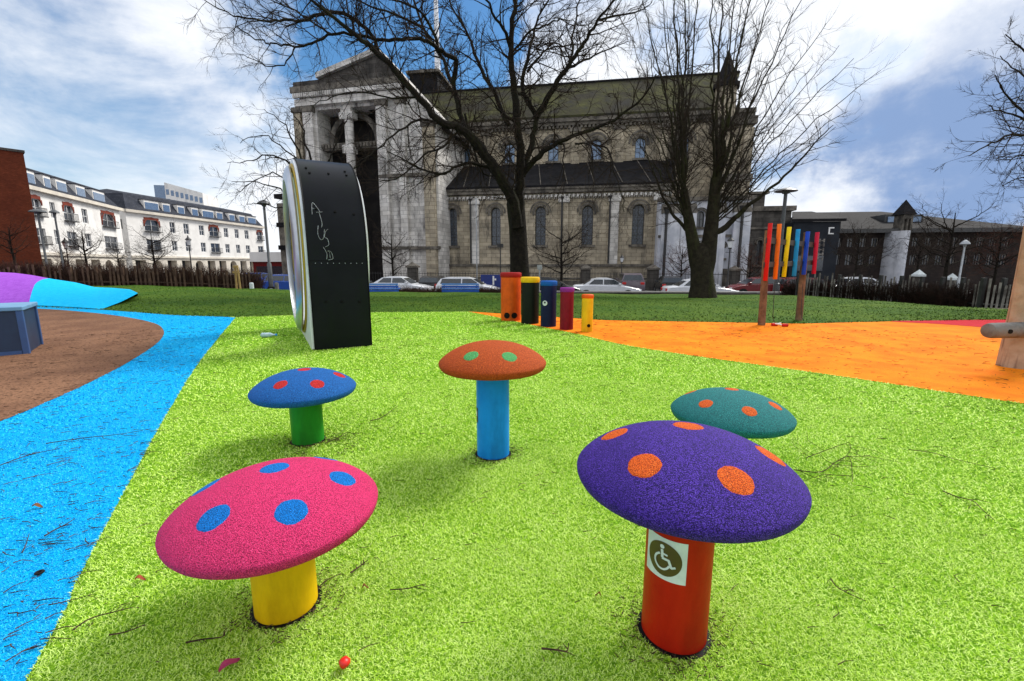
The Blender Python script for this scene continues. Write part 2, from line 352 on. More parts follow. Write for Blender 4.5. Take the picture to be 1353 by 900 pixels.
def catmull(pts, k=8, closed=False):
    P = [Vector(p) for p in pts]; out = []; n = len(P)
    for i in range(n-1):
        a, b, c, d = P[max(i-1, 0)], P[i], P[i+1], P[min(i+2, n-1)]
        for j in range(k):
            t = j/k; out.append(.5*((2*b)+(c-a)*t+(2*a-5*b+4*c-d)*t*t+(3*b-a-3*c+d)*t**3))
    out.append(P[-1]); return out

# ================================================================ GROUND
def interp(x, xs, ys): return float(np.interp(x, xs, ys))
# lawn: near edge (pixel row of its foot), far edge distance and row, by pixel column
LU = [-900, 0, 135, 180, 230, 310, 490, 620, 700, 800, 1060, 1180, 1320, 1500, 2300]
LN = [404, 404, 409.5, 413, 417, 419.5, 413, 412, 417, 423.5, 428, 425, 423, 427, 445]
FU = [-900, 0, 100, 200, 330, 480, 640, 820, 1000, 1060, 1180, 1320, 1500, 2300]
FV = [377, 377, 378, 378, 382, 386, 387, 389, 390, 391, 400, 414, 418, 430]
FY = [19, 19, 20, 21, 23, 24, 24, 24, 23, 21, 17, 13.2, 12.9, 11]
cols = list(range(-900, 2301, 20)); NR = 26
lawn_v = []; lawn_f = []; grd_far = []
for u in cols:
    n = ground(u, interp(u, LU, LN)); fy = interp(u, FU, FY); f = at(u, interp(u, FU, FV), fy)
    if f.y < n.y+.8: f = Vector((n.x/n.y*(n.y+.8), n.y+.8, n.z-.05))
    for i in range(NR+1):
        t = i/NR; y = n.y+(f.y-n.y)*t; x = n.x+(f.x-n.x)*t
        h = f.z*(t*t*(3-2*t)) + .16*math.sin(PI*t)*interp(u, [60, 190, 320], [0, .15, 1])*(.6+.4*math.sin(x*.5+1)) + .02*math.sin(x*1.7+y*2.1)+.02*t
        if i == 0: h = .006
        lawn_v.append((x, y, h))
    grd_far.append((f.x, f.y, f.z))
for c in range(len(cols)-1):
    for i in range(NR):
        a = c*(NR+1)+i; lawn_f.append((a, a+NR+1, a+NR+2, a+1))
lw = MB().add(lawn_v, lawn_f).build('lawn', 'lawn', smooth=True); tag(lw, kind='structure')
RZ = -1.25                                # street level
b = MB()                                  # embankment from the lawn's far edge down to the street
ev = []
for (x, y, z) in grd_far: 
    k = Vector((x, y, 0)).normalized()
    ev += [(x, y, z), (x+k.x*.25, y+k.y*.25, z-.05), (x+k.x*1.6, y+k.y*1.6, RZ-.03)]
b.add(ev, [f for c in range(len(grd_far)-1) for f in ((c*3, c*3+3, c*3+4, c*3+1), (c*3+1, c*3+4, c*3+5, c*3+2))])
tag(b.build('embankment', 'soil', smooth=True), kind='structure')
b = MB(); S = 1500
b.add([(-S, -60, RZ-.05), (S, -60, RZ-.05), (S, S, RZ-.05), (-S, S, RZ-.05)], [(0, 1, 2, 3)])
tag(b.build('ground', 'asphalt'), kind='structure')
# playground surfaces, flat sheets a few millimetres apart
edge = [ground(u, interp(u, LU, LN)) for u in cols]
def sheet(name, m, pts, z, top=None):
    me = MB(); n = len(pts); me.add([(p[0], p[1], z) for p in pts], [tuple(range(n))])
    o = me.build(name, m); 
    import bmesh
    bm = bmesh.new(); bm.from_mesh(o.data); bmesh.ops.triangulate(bm, faces=bm.faces[:], ngon_method='EAR_CLIP')
    for f in bm.faces:
        if f.normal.z < 0: f.normal_flip()
    bm.to_mesh(o.data); bm.free()
    return tag(o, kind='structure')
gl = [(e.x, e.y+.06) for e in edge]
sheet('turf_ground_green', 'sheet_green', [(-30, -6), (30, -6)]+gl[::-1], 0.0)
sheet('turf_base', 'soil', [(-60, -7), (60, -7), (60, 10), (20, 12), (-20, 11), (-60, 10)], -.06)
def extend(a, b_, d): k = (Vector(b_)-Vector(a)).normalized(); return Vector(b_)+k*d
g0, g1 = ground(35, 900), ground(311, 420)
blue_r = catmull([extend(g1, g0, 3), g0, ground(100, 772), ground(170, 640), ground(225, 540), ground(270, 470), g1], 4)
blue_poly = [(p.x, p.y) for p in blue_r]+[(p.x, p.y+.05) for p in [ground(u, interp(u, LU, LN)) for u in (290, 260, 230, 205, 180, 160, 135)]]+[(ground(60, 404).x, 12.3), (-20, 12.5), (-40, 12), (-40, -3)]
sheet('turf_ground_blue', 'sheet_blue', blue_poly, .004)
br = catmull([ground(-260, 655), ground(0, 558), ground(60, 533), ground(115, 508), ground(165, 482), ground(200, 460), ground(214, 447), ground(216, 437), ground(205, 428), ground(170, 420), ground(120, 413.5), ground(55, 408.5), ground(-40, 406)], 6)
brown_poly = [(p.x, p.y) for p in br]+[(-30, br[-1].y), (-30, br[0].y)]
sheet('rubber_ground_brown', 'sheet_brown', brown_poly, .008)
og = catmull([ground(616, 411.5), ground(655, 419), ground(700, 429), ground(760, 441), ground(820, 455), ground(900, 468), ground(1000, 482), ground(1100, 496), ground(1200, 511), ground(1353, 534), ground(1800, 600)], 5)
otop = [ground(u, interp(u, LU, LN)) for u in range(2000, 619, -20)]
orange_poly = [(p.x, p.y) for p in og]+[(p.x, p.y+.05) for p in otop]
sheet('turf_ground_orange', 'sheet_orange', orange_poly, .004)
rp = [ground(1178, 425.3), ground(1240, 428.5), ground(1300, 433), ground(1353, 439), ground(1500, 452), ground(1900, 470)]
sheet('rubber_ground_red', 'sheet_red', [(p.x, p.y) for p in rp]+[(p.x, p.y+.04) for p in [ground(u, interp(u, LU, LN)) for u in range(1900, 1179, -40)]], .008)

# mound at the left: purple and cyan rubber over an earth hump
def sky_row(u): return interp(u, [-600, -100, 0, 30, 70, 100, 125, 150, 172, 182], [350, 356, 360, 361.5, 369, 373.5, 380, 381, 383, 388])
def foot_row(u): return interp(u, [-600, 0, 60, 100, 135, 160, 182], [401, 403, 405, 407, 409.5, 400, 388.6])
ms = [-600+638*i/30 for i in range(31)]+[38+144*i/24 for i in range(1, 25)]      # nominal columns; index 30 is the colour seam
mv = []; K = 18
def split_u(i): t = i/K; return interp(t, [0, .3, .6, 1], [38, 48, 68, 90])
def foot(u):
    if u <= 120: return ground(u, foot_row(u))
    return at(u, foot_row(u), interp(u, [120, 135, 182], [ground(120, foot_row(120)).y, 10.9, 12.85]))
for c0, u0 in enumerate(ms):
    for i in range(K+1):
        su = split_u(i); u = -600+(u0+600)*(su+600)/638 if c0 <= 30 else su+(u0-38)*(182-su)/144
        n = foot(u); c = at(u, sky_row(u), interp(u, [-600, 0, 100, 150, 182], [17, 16, 14.6, 13.8, 12.9]))
        t = i/K
        if t <= .6:
            q = t/.6; y = n.y+(c.y-n.y)*q; z = n.z+(c.z-n.z)*(math.sin(q*PI/2)**.95); x = n.x+(c.x-n.x)*q
        else:
            q = (t-.6)/.4; y = c.y+4*q; x = c.x*(y/c.y); z = c.z*(1-q)-.15*q
        mv.append((x, y, z+.02))
fp, fc = [], []
for c in range(len(ms)-1):
    for i in range(K):
        a = c*(K+1)+i; f = (a, a+K+1, a+K+2, a+1); (fp if c < 30 else fc).append(f)
# the two colours share the hump's surface; each gets only its own faces
def submesh(fs):
    ids = sorted({i for f in fs for i in f}); mp = {k: j for j, k in enumerate(ids)}
    return MB().add([mv[i] for i in ids], [tuple(mp[i] for i in f) for f in fs])
tag(submesh(fp).build('mound_purple', 'sheet_purple', smooth=True), kind='structure')
tag(submesh(fc).build('mound_cyan', 'sheet_cyan', smooth=True), kind='structure')

# street, pavements
def strip(name, m, ya, yb, z, x0=-140, x1=160, slope=-.10, thick=None):
    b = MB(); P = [(x0, ya+slope*x0), (x1, ya+slope*x1), (x1, yb+slope*x1), (x0, yb+slope*x0)]
    if thick: b.hexa([(x, y, z-thick) for x, y in P]+[(x, y, z) for x, y in P])
    else: b.add([(x, y, z) for x, y in P], [(0, 1, 2, 3)])
    return b.build(name, m)
tag(strip('road', 'asphalt', 27.6, 37.6, RZ-.04), kind='structure')
tag(strip('pavement_near', 'paving', 25.4, 27.4, RZ+.08, thick=.14), kind='structure')
tag(strip('kerb_near', 'kerb', 27.4, 27.58, RZ+.085, thick=.16), kind='structure')
tag(strip('kerb_far', 'kerb', 37.6, 37.78, RZ+.085, thick=.16), kind='structure')
tag(strip('pavement_far', 'paving', 37.8, 42.5, RZ+.08, thick=.14), kind='structure')
for i, (a, c) in enumerate(((29.9, 30.0), (32.6, 32.72))):
    tag(strip('road_line', 'road_paint', a, c, RZ-.036), kind='structure')

# ---------------------------------------------------------------- turf blades
def inside(px, py, poly):
    r = np.zeros(len(px), bool); n = len(poly); j = n-1
    for i in range(n):
        xi, yi = poly[i][:2]; xj, yj = poly[j][:2]
        if yi != yj:
            c = ((yi > py) != (yj > py)) & (px < (xj-xi)*(py-yi)/(yj-yi)+xi); r ^= c
        j = i
    return r
def blades(name, m, x, y, z, h, wd, lean):
    n = len(x); a = rng.uniform(0, 2*PI, n); l = rng.uniform(.3, 1.0, n)*lean*h; hh = h*rng.uniform(.6, 1.1, n)
    b2 = a+rng.normal(0, .9, n); wx, wy = -np.sin(a)*wd/2, np.cos(a)*wd/2
    bx, by = np.cos(a)*l, np.sin(a)*l; cx, cy = bx+np.cos(b2)*l*1.1, by+np.sin(b2)*l*1.1
    V = np.empty((n, 5, 3), np.float32)
    V[:, 0] = np.stack([x-wx, y-wy, z], 1); V[:, 1] = np.stack([x+wx, y+wy, z], 1)
    V[:, 2] = np.stack([x+bx+wx*.9, y+by+wy*.9, z+hh*.75], 1); V[:, 3] = np.stack([x+bx-wx*.9, y+by-wy*.9, z+hh*.75], 1)
    V[:, 4] = np.stack([x+cx, y+cy, z+hh], 1)
    me = bpy.data.meshes.new(name); me.vertices.add(n*5); me.vertices.foreach_set('co', V.ravel())
    base = np.arange(n, dtype=np.int32)[:, None]*5
    idx = np.concatenate([base+0, base+1, base+2, base+3, base+3, base+2, base+4], 1).astype(np.int32)
    me.loops.add(n*7); me.loops.foreach_set('vertex_index', idx.ravel())
    me.polygons.add(n*2); st = (np.arange(n, dtype=np.int32)[:, None]*7+np.array([0, 4])).ravel().astype(np.int32)
    me.polygons.foreach_set('loop_start', st)
    me.update(calc_edges=True); me.validate()
    at_ = me.attributes.new('rnd', 'FLOAT', 'POINT'); at_.data.foreach_set('value', np.repeat(rng.uniform(0, 1, n), 5).astype(np.float32))
    me.materials.append(M[m]); o = bpy.data.objects.new(name, me); COL.objects.link(o)
    return tag(o, kind='stuff')
def scatter():
    X, Y, H, W = [], [], [], []
    for (r0, r1, dens, hgt, wd) in ((.75, 1.6, 80000, .0065, .0017), (1.6, 2.6, 44000, .0072, .0022), (2.6, 4.2, 16000, .0088, .0035), (4.2, 7.0, 5200, .011, .006), (7.0, 13.5, 1100, .012, .011)):
        area = (r1*r1-r0*r0)*PI*(128/360); n = int(area*dens)
        r = np.sqrt(rng.uniform(r0*r0, r1*r1, n)); a = rng.uniform(-R(64), R(64), n)
        X.append(r*np.sin(a)); Y.append(r*np.cos(a)); H.append(np.full(n, hgt)); W.append(np.full(n, wd))
    return map(np.concatenate, (X, Y, H, W))
X, Y, H, W = scatter()
gpoly = [(-30, -6), (30, -6)]+gl[::-1]
inb = inside(X, Y, brown_poly); inblue = inside(X, Y, blue_poly) & ~inb; ino = inside(X, Y, orange_poly); ing = inside(X, Y, gpoly) & ~inb & ~inblue & ~ino
POSTS = []      # (x, y, r) things the blades keep clear of, filled below
MUSH = [('orange', -.109, 2.442, .551), ('blue', -1.272, 2.641, .341), ('pink', -.730, 1.281, .345), ('purple', .486, 1.177, .516), ('teal', 1.162, 2.273, .314)]
clear = np.zeros(len(X), bool)
for _, mx, my, _h in MUSH: clear |= (X-mx)**2+(Y-my)**2 < .1035**2
rp_poly = [(p.x, p.y) for p in rp]+[(30, 14), (12, 13)]
for nm, lab, mask, m, lean in (('artificial_grass_green', 'bright lime green artificial grass covering the playground', ing, 'turf_green', 1.25),
                         ('artificial_grass_blue', 'bright blue artificial grass strip along the left', inblue, 'turf_blue', .9),
                         ('artificial_grass_orange', 'orange artificial grass area at the right', ino, 'turf_orange', .9)):
    k = mask & ~clear
    sc_ = 1.0 if 'green' in nm else .8
    if 'orange' in nm: continue
    o = blades(nm, m, X[k], Y[k], np.full(k.sum(), .003), H[k]*sc_, W[k], lean); tag(o, lab, 'artificial grass')
# lawn tufts
lv = np.array(lawn_v, dtype=np.float32); n = 90000
ci = rng.integers(0, len(cols)-1, n); ri = rng.uniform(0, 1, n)**1.3*(NR-.01); i0 = ri.astype(int); fr = (ri-i0)[:, None]; cf = rng.uniform(0, 1, n)[:, None]
A = lv[ci*(NR+1)+i0]*(1-fr)+lv[ci*(NR+1)+i0+1]*fr; B = lv[(ci+1)*(NR+1)+i0]*(1-fr)+lv[(ci+1)*(NR+1)+i0+1]*fr; P = A*(1-cf)+B*cf
k = np.abs(P[:, 0]) < P[:, 1]*1.45
P = P[k]; o = blades('lawn_grass', 'lawn_blade', P[:, 0], P[:, 1], P[:, 2]-.01, np.full(len(P), .035), np.full(len(P), .016), 1.2); tag(o, 'dark green mown lawn beyond the playground', 'grass')

# ================================================================ BUILDING KIT
class Face:
    """A vertical facade plane through P (x, y) running along unit d; depth o counts towards the camera side."""
    def __init__(s, P, d):
        s.P = Vector((P[0], P[1])); s.d = Vector(d).normalized(); s.n = Vector((s.d.y, -s.d.x))
    def s_(s, u, v=300):
        r = rayd(u, v); a = Vector((r[0], r[1]))          # a*t = P + d*k
        det = -a.x*s.d.y+a.y*s.d.x; t = (-s.P.x*s.d.y+s.P.y*s.d.x)/det; q = a*t-s.P
        return q.dot(s.d)
    def z_(s, u, v):
        r = rayd(u, v); a = Vector((r[0], r[1])); det = -a.x*s.d.y+a.y*s.d.x; t = (-s.P.x*s.d.y+s.P.y*s.d.x)/det
        return EYE+r[2]*t
    def pt(s, k, o, z): q = s.P+s.d*k+s.n*o; return (q.x, q.y, z)
    def box(s, b, k0, k1, o0, o1, z0, z1):
        return b.hexa([s.pt(k0, o1, z0), s.pt(k1, o1, z0), s.pt(k1, o0, z0), s.pt(k0, o0, z0), s.pt(k0, o1, z1), s.pt(k1, o1, z1), s.pt(k1, o0, z1), s.pt(k0, o0, z1)])
    def wall(s, b, k0, k1, z0, z1, ops=(), depth=.35, o=0.0):
        """wall face with real openings; ops: (a, c, zlo, zhi, arched)"""
        k = k0
        for (a, c, zl, zh, arch) in sorted(ops):
            if a > k: b.add([s.pt(k, o, z0), s.pt(a, o, z0), s.pt(a, o, z1), s.pt(k, o, z1)], [(0, 1, 2, 3)])
            b.add([s.pt(a, o, z0), s.pt(c, o, z0), s.pt(c, o, zl), s.pt(a, o, zl)], [(0, 1, 2, 3)])
            top = outline(a, c, zl, zh, arch)[2:]           # from right spring over to left spring
            b.add([s.pt(c, o, z1), s.pt(a, o, z1)]+[s.pt(x, o, z) for x, z in top[::-1]], [tuple(range(len(top)+2))])
            ol = outline(a, c, zl, zh, arch); m = len(ol)
            b.add([s.pt(x, o, z) for x, z in ol]+[s.pt(x, o-depth, z) for x, z in ol], [(i, (i+1) % m, m+(i+1) % m, m+i) for i in range(m)])
            k = c
        if k < k1: b.add([s.pt(k, o, z0), s.pt(k1, o, z0), s.pt(k1, o, z1), s.pt(k, o, z1)], [(0, 1, 2, 3)])
        return b
def outline(a, c, zl, zh, arch):
    if not arch: return [(a, zl), (c, zl), (c, zh), (a, zh)]
    r = (c-a)/2; m = (a+c)/2; zs = zh-r
    return [(a, zl), (c, zl)]+[(m+r*math.cos(PI*i/12), zs+r*math.sin(PI*i/12)) for i in range(13)]
def ring(F, b, a, c, zl, zh, w_, o0, o1, arch=True):       # hood or frame around an arched opening
    pi = outline(a, c, zl, zh, arch)[1:]+[(a, zl)]; po = outline(a-w_, c+w_, zl, zh+w_, arch)[1:]+[(a-w_, zl)]
    for i in range(len(pi)-1):
        (x0, z0), (x1, z1), (X0, Z0), (X1, Z1) = pi[i], pi[i+1], po[i], po[i+1]
        b.hexa([F.pt(x0, o1, z0), F.pt(X0, o1, Z0), F.pt(X1, o1, Z1), F.pt(x1, o1, z1), F.pt(x0, o0, z0), F.pt(X0, o0, Z0), F.pt(X1, o0, Z1), F.pt(x1, o0, z1)])
def arched_window(F, root, a, c, zl, zh, glass='glass_lead', hood=True, sill=True, trim='stone_trim', depth=.35, hw=.16, mul=True, arch=True):
    p = MB(); ol = outline(a, c, zl, zh, arch); p.prism([F.pt(x, -depth+.06, z) for x, z in ol], Vector(F.pt(0, -depth+.01, 0))-Vector(F.pt(0, -depth+.06, 0)))
    fr = MB(); ring(F, fr, a+.07, c-.07, zl+.07, zh-.07, .07, -depth+.07, -depth+.13, arch); F.box(fr, a, c, -depth+.07, -depth+.13, zl, zl+.07)
    if mul:
        F.box(fr, (a+c)/2-.025, (a+c)/2+.025, -depth+.07, -depth+.12, zl+.07, zh-.08)
        n = max(2, int((zh-zl)/.8))
        for i in range(1, n): z = zl+(zh-zl)*i/n; F.box(fr, a+.07, c-.07, -depth+.07, -depth+.105, z-.02, z+.02)
    wnd = fr.build('window', 'frame_dark' if glass != 'glass_white' else 'frame_white', root)
    p.build('pane', glass, wnd)
    if hood:
        h = MB(); ring(F, h, a-.05, c+.05, zh-(c-a)*.75, zh+.05, hw, .003, .14, arch); 
        if arch: ring(F, h, a-.05-hw*1.5, c+.05+hw*1.5, zh-(c-a)*.55, zh+.05+hw*1.5, hw*.7, .003, .09, arch)
        h.build('hood_mould', trim, wnd)
    if sill: s_ = MB(); F.box(s_, a-.25, c+.25, .003, .22, zl-.22, zl-.003); s_.build('sill', trim, wnd)
    return wnd

# ================================================================ CHURCH
T = .17
FA = Face((0, 47), (1, -T))                 # aisle wall
FN = Face((0, 52), (1, -T))                 # nave (clerestory) wall
FR = Face((0, 58), (1, -T))                 # ridge line
church = thing('cathedral', 'large blackened stone church with mossy green roof and arched windows behind the trees', 'church', (0, 50, RZ))
GZ = RZ-.04
a0, a1 = FA.s_(560, 300), FA.s_(884, 300)
za = FA.z_(715, 253); zs = FA.z_(715, 349)
b = MB(); ops = []
for u, wv in ((598, 12), (655, 13), (714, 14), (776, 15), (843, 16)):
    a, c = FA.s_(u-wv/2, 300), FA.s_(u+wv/2, 300); ops.append((a, c, FA.z_(715, 324), FA.z_(715, 273), True))
FA.wall(b, a0, a1, zs, za, ops, .45)
FA.box(b, a0, a1, -.5, .12, GZ, zs-.003)
b.build('aisle_wall', 'stone', church)
for (a, c, zl, zh, _) in ops: arched_window(FA, church, a, c, zl, zh, depth=.45, hw=.22)
# plinth bands
b = MB(); FA.box(b, a0, a1, .13, .30, zs-.25, zs-.003); FA.box(b, a0, a1, .13, .22, zs-1.5, zs-1.35); FA.box(b, a0, a1, .13, .34, GZ, GZ+.7); b.build('plinth', 'stone_trim', church)
# pilasters, each with a capital
for u, wv, m in ((568, 9, 'stone'), (628, 10, 'stone_pale'), (686, 9, 'stone_pale'), (745, 11, 'stone'), (811, 12, 'stone_pale'), (868, 9, 'stone')):
    a, c = FA.s_(u-wv/2, 300), FA.s_(u+wv/2, 300)
    b = MB(); FA.box(b, a, c, .003, .28, zs+.003, za-1.15); p = b.build('pilaster', m, church)
    b = MB(); FA.box(b, a-.15, c+.15, .002, .42, za-1.145, za-.8); FA.box(b, a-.05, c+.05, .002, .34, za-.797, za-.55); b.build('capital', 'stone_pale', p)
# downpipes
for u in (623, 742.5, 805):
    k = FA.s_(u, 300); b = MB(); b.tube([FA.pt(k, .38, zs+.05), FA.pt(k, .38, za-.9)], .09, 8); b.tube([FA.pt(k, .38, za-.95), FA.pt(k, .38, za-.6)], [.09, .2], 8)
    b.build('downpipe', 'iron', church)
# corbel table under the aisle eaves
b = MB(); n = 58
for i in range(n):
    k = a0+(a1-a0)*(i+.5)/n; FA.box(b, k-.1, k+.1, .003, .34, za-.62, za-.36)
    ring(FA, b, k-.16+.21, k+.16+.05, za-.75, za-.42, .07, .003, .2)
b.build('corbel_table', 'stone_pale', church)
b = MB(); FA.box(b, a0-.3, a1+.3, -.5, .5, za-.2+.003, za+.12); FA.box(b, a0-.3, a1+.3, -.5, .62, za+.123, za+.32); b.build('aisle_cornice', 'stone_trim', church)
# aisle roof
zt = FN.z_(715, 219)
b = MB(); P = [FA.pt(a0-.3, .66, za+.323), FA.pt(a1+.3, .66, za+.323), FN.pt(FN.s_(886), .0, zt), FN.pt(FN.s_(556), .0, zt)]
b.prism(P, (0, 0, .18)); b.build('aisle_roof', 'slate', church)
b = MB()
for k in np.linspace(a0+2, a1-2, 9):
    p = Vector(FA.pt(k, .66, za+.55)); q = Vector(FN.pt(k, 0, zt+.22)); b.tube([p, q], .045, 4)
b.build('roof_seam', 'stone_trim', church)
# clerestory
n0, n1 = FN.s_(572, 200), FN.s_(992, 200); zn = FN.z_(740, 163)
b = MB(); ops = []
for u in (614, 673, 731, 788, 846, 903):
    wv = 14; a, c = FN.s_(u-wv/2, 200), FN.s_(u+wv/2, 200); ops.append((a, c, FN.z_(740, 213), FN.z_(740, 186), True))
FN.wall(b, n0, n1, GZ, zn, ops, .4); b.build('clerestory_wall', 'stone', church)
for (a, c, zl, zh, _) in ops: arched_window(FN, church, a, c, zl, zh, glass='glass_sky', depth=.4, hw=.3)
for u in (643, 702, 760, 818, 875):
    a = FN.s_(u, 200); b = MB(); FN.box(b, a-.45, a+.45, .003, .3, zt, zn-1.0); p = b.build('pilaster', 'stone', church)
    b = MB(); FN.box(b, a-.6, a+.6, .003, .42, zn-.997, zn-.6); b.build('capital', 'stone_trim', p)
b = MB(); FN.box(b, n0, n1, -.4, .45, zn-.35, zn-.05); FN.box(b, n0, n1, -.4, .7, zn-.047, zn+.35)
for i in range(80):
    k = n0+(n1-n0)*(i+.5)/80; FN.box(b, k-.12, k+.12, .003, .4, zn-.62, zn-.353)
b.build('nave_cornice', 'stone_trim', church)
zr = FR.z_(760, 113); r0, r1 = FR.s_(585, 120), FR.s_(952, 100)
b = MB(); e0, e1 = FN.pt(n0, .75, zn+.353), FN.pt(n1-3, .75, zn+.353)
b.prism([e0, e1, FR.pt(r1+2, 0, zr), FR.pt(r0-3, 0, zr)], (0, 0, .2))
q0, q1 = FN.pt(n0, -12.5, zn+.353), FN.pt(n1-3, -12.5, zn+.353); b.prism([FR.pt(r0-3, 0, zr), FR.pt(r1+2, 0, zr), q1, q0], (0, 0, .2))
b.build('nave_roof', 'moss_roof', church)
b = MB(); b.tube([FR.pt(r0-3, 0, zr+.25), FR.pt(r1+2, 0, zr+.25)], .16, 6); b.build('ridge_tile', 'slate', church)
b = MB(); FN.box(b, n0, n1-3, -12, -.5, GZ, zn+.2); b.build('nave_body', 'stone_dark', church)

# ---- transept at the left
FT = Face((-14, 47.2), (1, -.24))
t0, t1 = FT.s_(396, 140), FT.s_(578, 200)
zc = FT.z_(460, 118)                 # top of entablature
o0, o1 = FT.s_(424, 230), FT.s_(500, 230); zo = FT.z_(462, 142); zb = FT.z_(462, 188)
tm = FT.s_(535, 120); ts = FT.s_(590, 166); zsl = FT.z_(590, 168)
def slope_z(k): return gz0+(zsl-gz0)*(k-ga0)/(ts-ga0)
ga0 = FT.s_(503, 74); gz0 = FT.z_(503, 74)
b = MB(); FT.wall(b, t0, tm, GZ, zc-.5, [(o0, o1, GZ+.2, zo, False)], 2.2)
b.prism([FT.pt(tm, 0, GZ), FT.pt(t1, 0, GZ), FT.pt(t1, 0, slope_z(t1)-.1), FT.pt(tm, 0, slope_z(tm)-.1)], Vector(FT.pt(0, -11.9, 0))-Vector(FT.pt(0, 0, 0)))
b.add([FT.pt(t0, 0, GZ), FT.pt(t0, -12, GZ), FT.pt(t0, -12, zc), FT.pt(t0, 0, zc)], [(0, 1, 2, 3)])
b.build('transept_wall', 'stone_pale', church)
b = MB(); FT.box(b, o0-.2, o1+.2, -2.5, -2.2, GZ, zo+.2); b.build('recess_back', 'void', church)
# arch, central column and rail inside the tall opening
om = (o0+o1)/2
b = MB(); ring(FT, b, o0+.9, o1-.9, zb, zo-.5, .55, -2.1, -1.3); b.build('recess_arch', 'stone_trim', church)
b = MB(); FT.box(b, o0, o1, -1.5, -.6, zb-.5, zb+.15)
for i in range(18): k = o0+(o1-o0)*(i+.5)/18; FT.box(b, k-.12, k+.12, -.597, -.35, zb-.35, zb+.05)
b.build('recess_rail', 'stone_trim', church)
b = MB(); b.tube([FT.pt(om, -.5, GZ), FT.pt(om, -.5, zo-1)], .45, 14); FT.box(b, om-.75, om+.75, -.9, .05, zo-1, zo-.4); FT.box(b, om-.6, om+.6, -.85, -.02, zb-1.0, zb-.2); FT.box(b, om-.55, om+.55, -.8, .02, zo-.397, zo+.1)
shade_angle(b.build('recess_column', 'stone_pale', church))
for i, (u0, u1, m) in enumerate(((397, 406, 'stone'), (409, 421, 'stone_pale'), (504, 515, 'stone_pale'), (530, 539, 'stone_pale'), (562, 576, 'stone'))):
    b = MB(); a, c = FT.s_(u0, 230), FT.s_(u1, 230); pz = min(zc-1.9, slope_z(c)-1.2); FT.box(b, a, c, .003, .45, GZ, pz); p = b.build('pilaster', m, church)
    b = MB(); FT.box(b, a-.12, c+.12, .003, .6, pz+.003, pz+.5); b.build('capital', 'stone_trim', p)
for ka, kc, zz_ in ((o1+.3, t1+.1, FT.z_(530, 235)), (o1+.3, t1+.1, FT.z_(530, 330)), (t0-.1, o0-.3, FT.z_(410, 300))):
    b = MB(); FT.box(b, ka, kc, .003, .55, zz_, zz_+.3); b.build('string_course', 'stone_trim', church)
b = MB(); FT.box(b, t0-.15, tm, -1, .6, zc-1.35, zc-.7); b.build('entablature', 'stone_pale', church)
b = MB(); FT.box(b, t0-.3, tm, -1, .95, zc-.2, zc+.35); b.build('cornice', 'stone_trim', church)
b = MB()
for i in range(48): k = t0-.1+(tm-t0+.1)*(i+.5)/48; FT.box(b, k-.1, k+.1, .603, .95, zc-.65, zc-.25)
b.build('dentil', 'stone_pale', church)
# gable
ga = FT.s_(503, 74); gz = FT.z_(503, 74); gl_ = FT.s_(424, 112)
b = MB(); b.prism([FT.pt(t0-.3, .4, zc+.353), FT.pt(tm, .4, zc+.353), FT.pt(tm, .4, max(zc+.36, slope_z(tm))), FT.pt(ga, .4, gz), FT.pt(gl_, .4, zc+1.0), FT.pt(t0-.3, .4, zc+1.0)], Vector(FT.pt(0, -1.2, 0))-Vector(FT.pt(0, .4, 0)))
b.build('gable', 'stone_dark', church)
b = MB()
for (ka, za_, kb, zb_) in ((ga, gz, ts, zsl), (gl_, zc+1.0, ga, gz)):
    v = Vector(FT.pt(0, .8, 0))-Vector(FT.pt(0, -1.25, 0))
    b.prism([FT.pt(ka, -1.25, za_+.02), FT.pt(kb, -1.25, zb_+.02), FT.pt(kb, -1.25, zb_+.5), FT.pt(ka, -1.25, za_+.5)], v)
b.build('raking_cornice', 'stone_pale', church)
b = MB(); v = Vector(FT.pt(0, -13, 0))-Vector(FT.pt(0, -1.2, 0))
b.prism([FT.pt(t0, -1.2, zc+.4), FT.pt(ts, -1.2, zsl-.1), FT.pt(ga, -1.2, gz-.2)], v); b.build('transept_roof', 'slate', church)
# crossing tower block behind the gable, and the thin steel spire
FX = Face((0, 60), (1, -T)); x0, x1 = FX.s_(541, 110), FX.s_(578, 110)
b = MB(); FX.box(b, x0, x1, -7, 0, GZ, FX.z_(560, 97)); b.build('crossing_block', 'slate', church)
b = MB(); FX.box(b, x0-.3, x1+.3, -7.3, .3, FX.z_(560, 97)+.003, FX.z_(560, 93)); b.build('crossing_parapet', 'stone_trim', church)
k = FX.s_(564, 60); b = MB(); p0 = Vector(FX.pt(k, -4, FX.z_(564, 100))); b.tube([p0, p0+Vector((0, 0, 24))], [.42, .10], 12); shade_angle(b.build('spire', 'steel_spire', church))

# ---- west end: pale chapel, tower and turret at the right
FW = Face((16, 42.2), (1, -T))
w0, w1 = FW.s_(869, 320), FW.s_(990, 320); zw = FW.z_(930, 264)
b = MB(); ops = []
for u, wv, vl, vh in ((926, 12, 300, 281), (926, 8, 335, 318)):
    pass
ops = [(FW.s_(920, 300), FW.s_(930, 300), FW.z_(925, 300), FW.z_(925, 279), True)]
ops2 = [(FW.s_(u-4, 330), FW.s_(u+4, 330), FW.z_(u, 341), FW.z_(u, 322), True) for u in (928, 952)]
zmid = FW.z_(930, 312)
FW.wall(b, w0, w1, zmid, zw, ops, .4); FW.wall(b, w0, w1, GZ, zmid, ops2, .4)
b.add([FW.pt(w0, 0, GZ), FW.pt(w0, -9, GZ), FW.pt(w0, -9, zw), FW.pt(w0, 0, zw)], [(0, 1, 2, 3)])
b.add([FW.pt(w1, 0, GZ), FW.pt(w1, -12, GZ), FW.pt(w1, -12, zw), FW.pt(w1, 0, zw)], [(3, 2, 1, 0)])
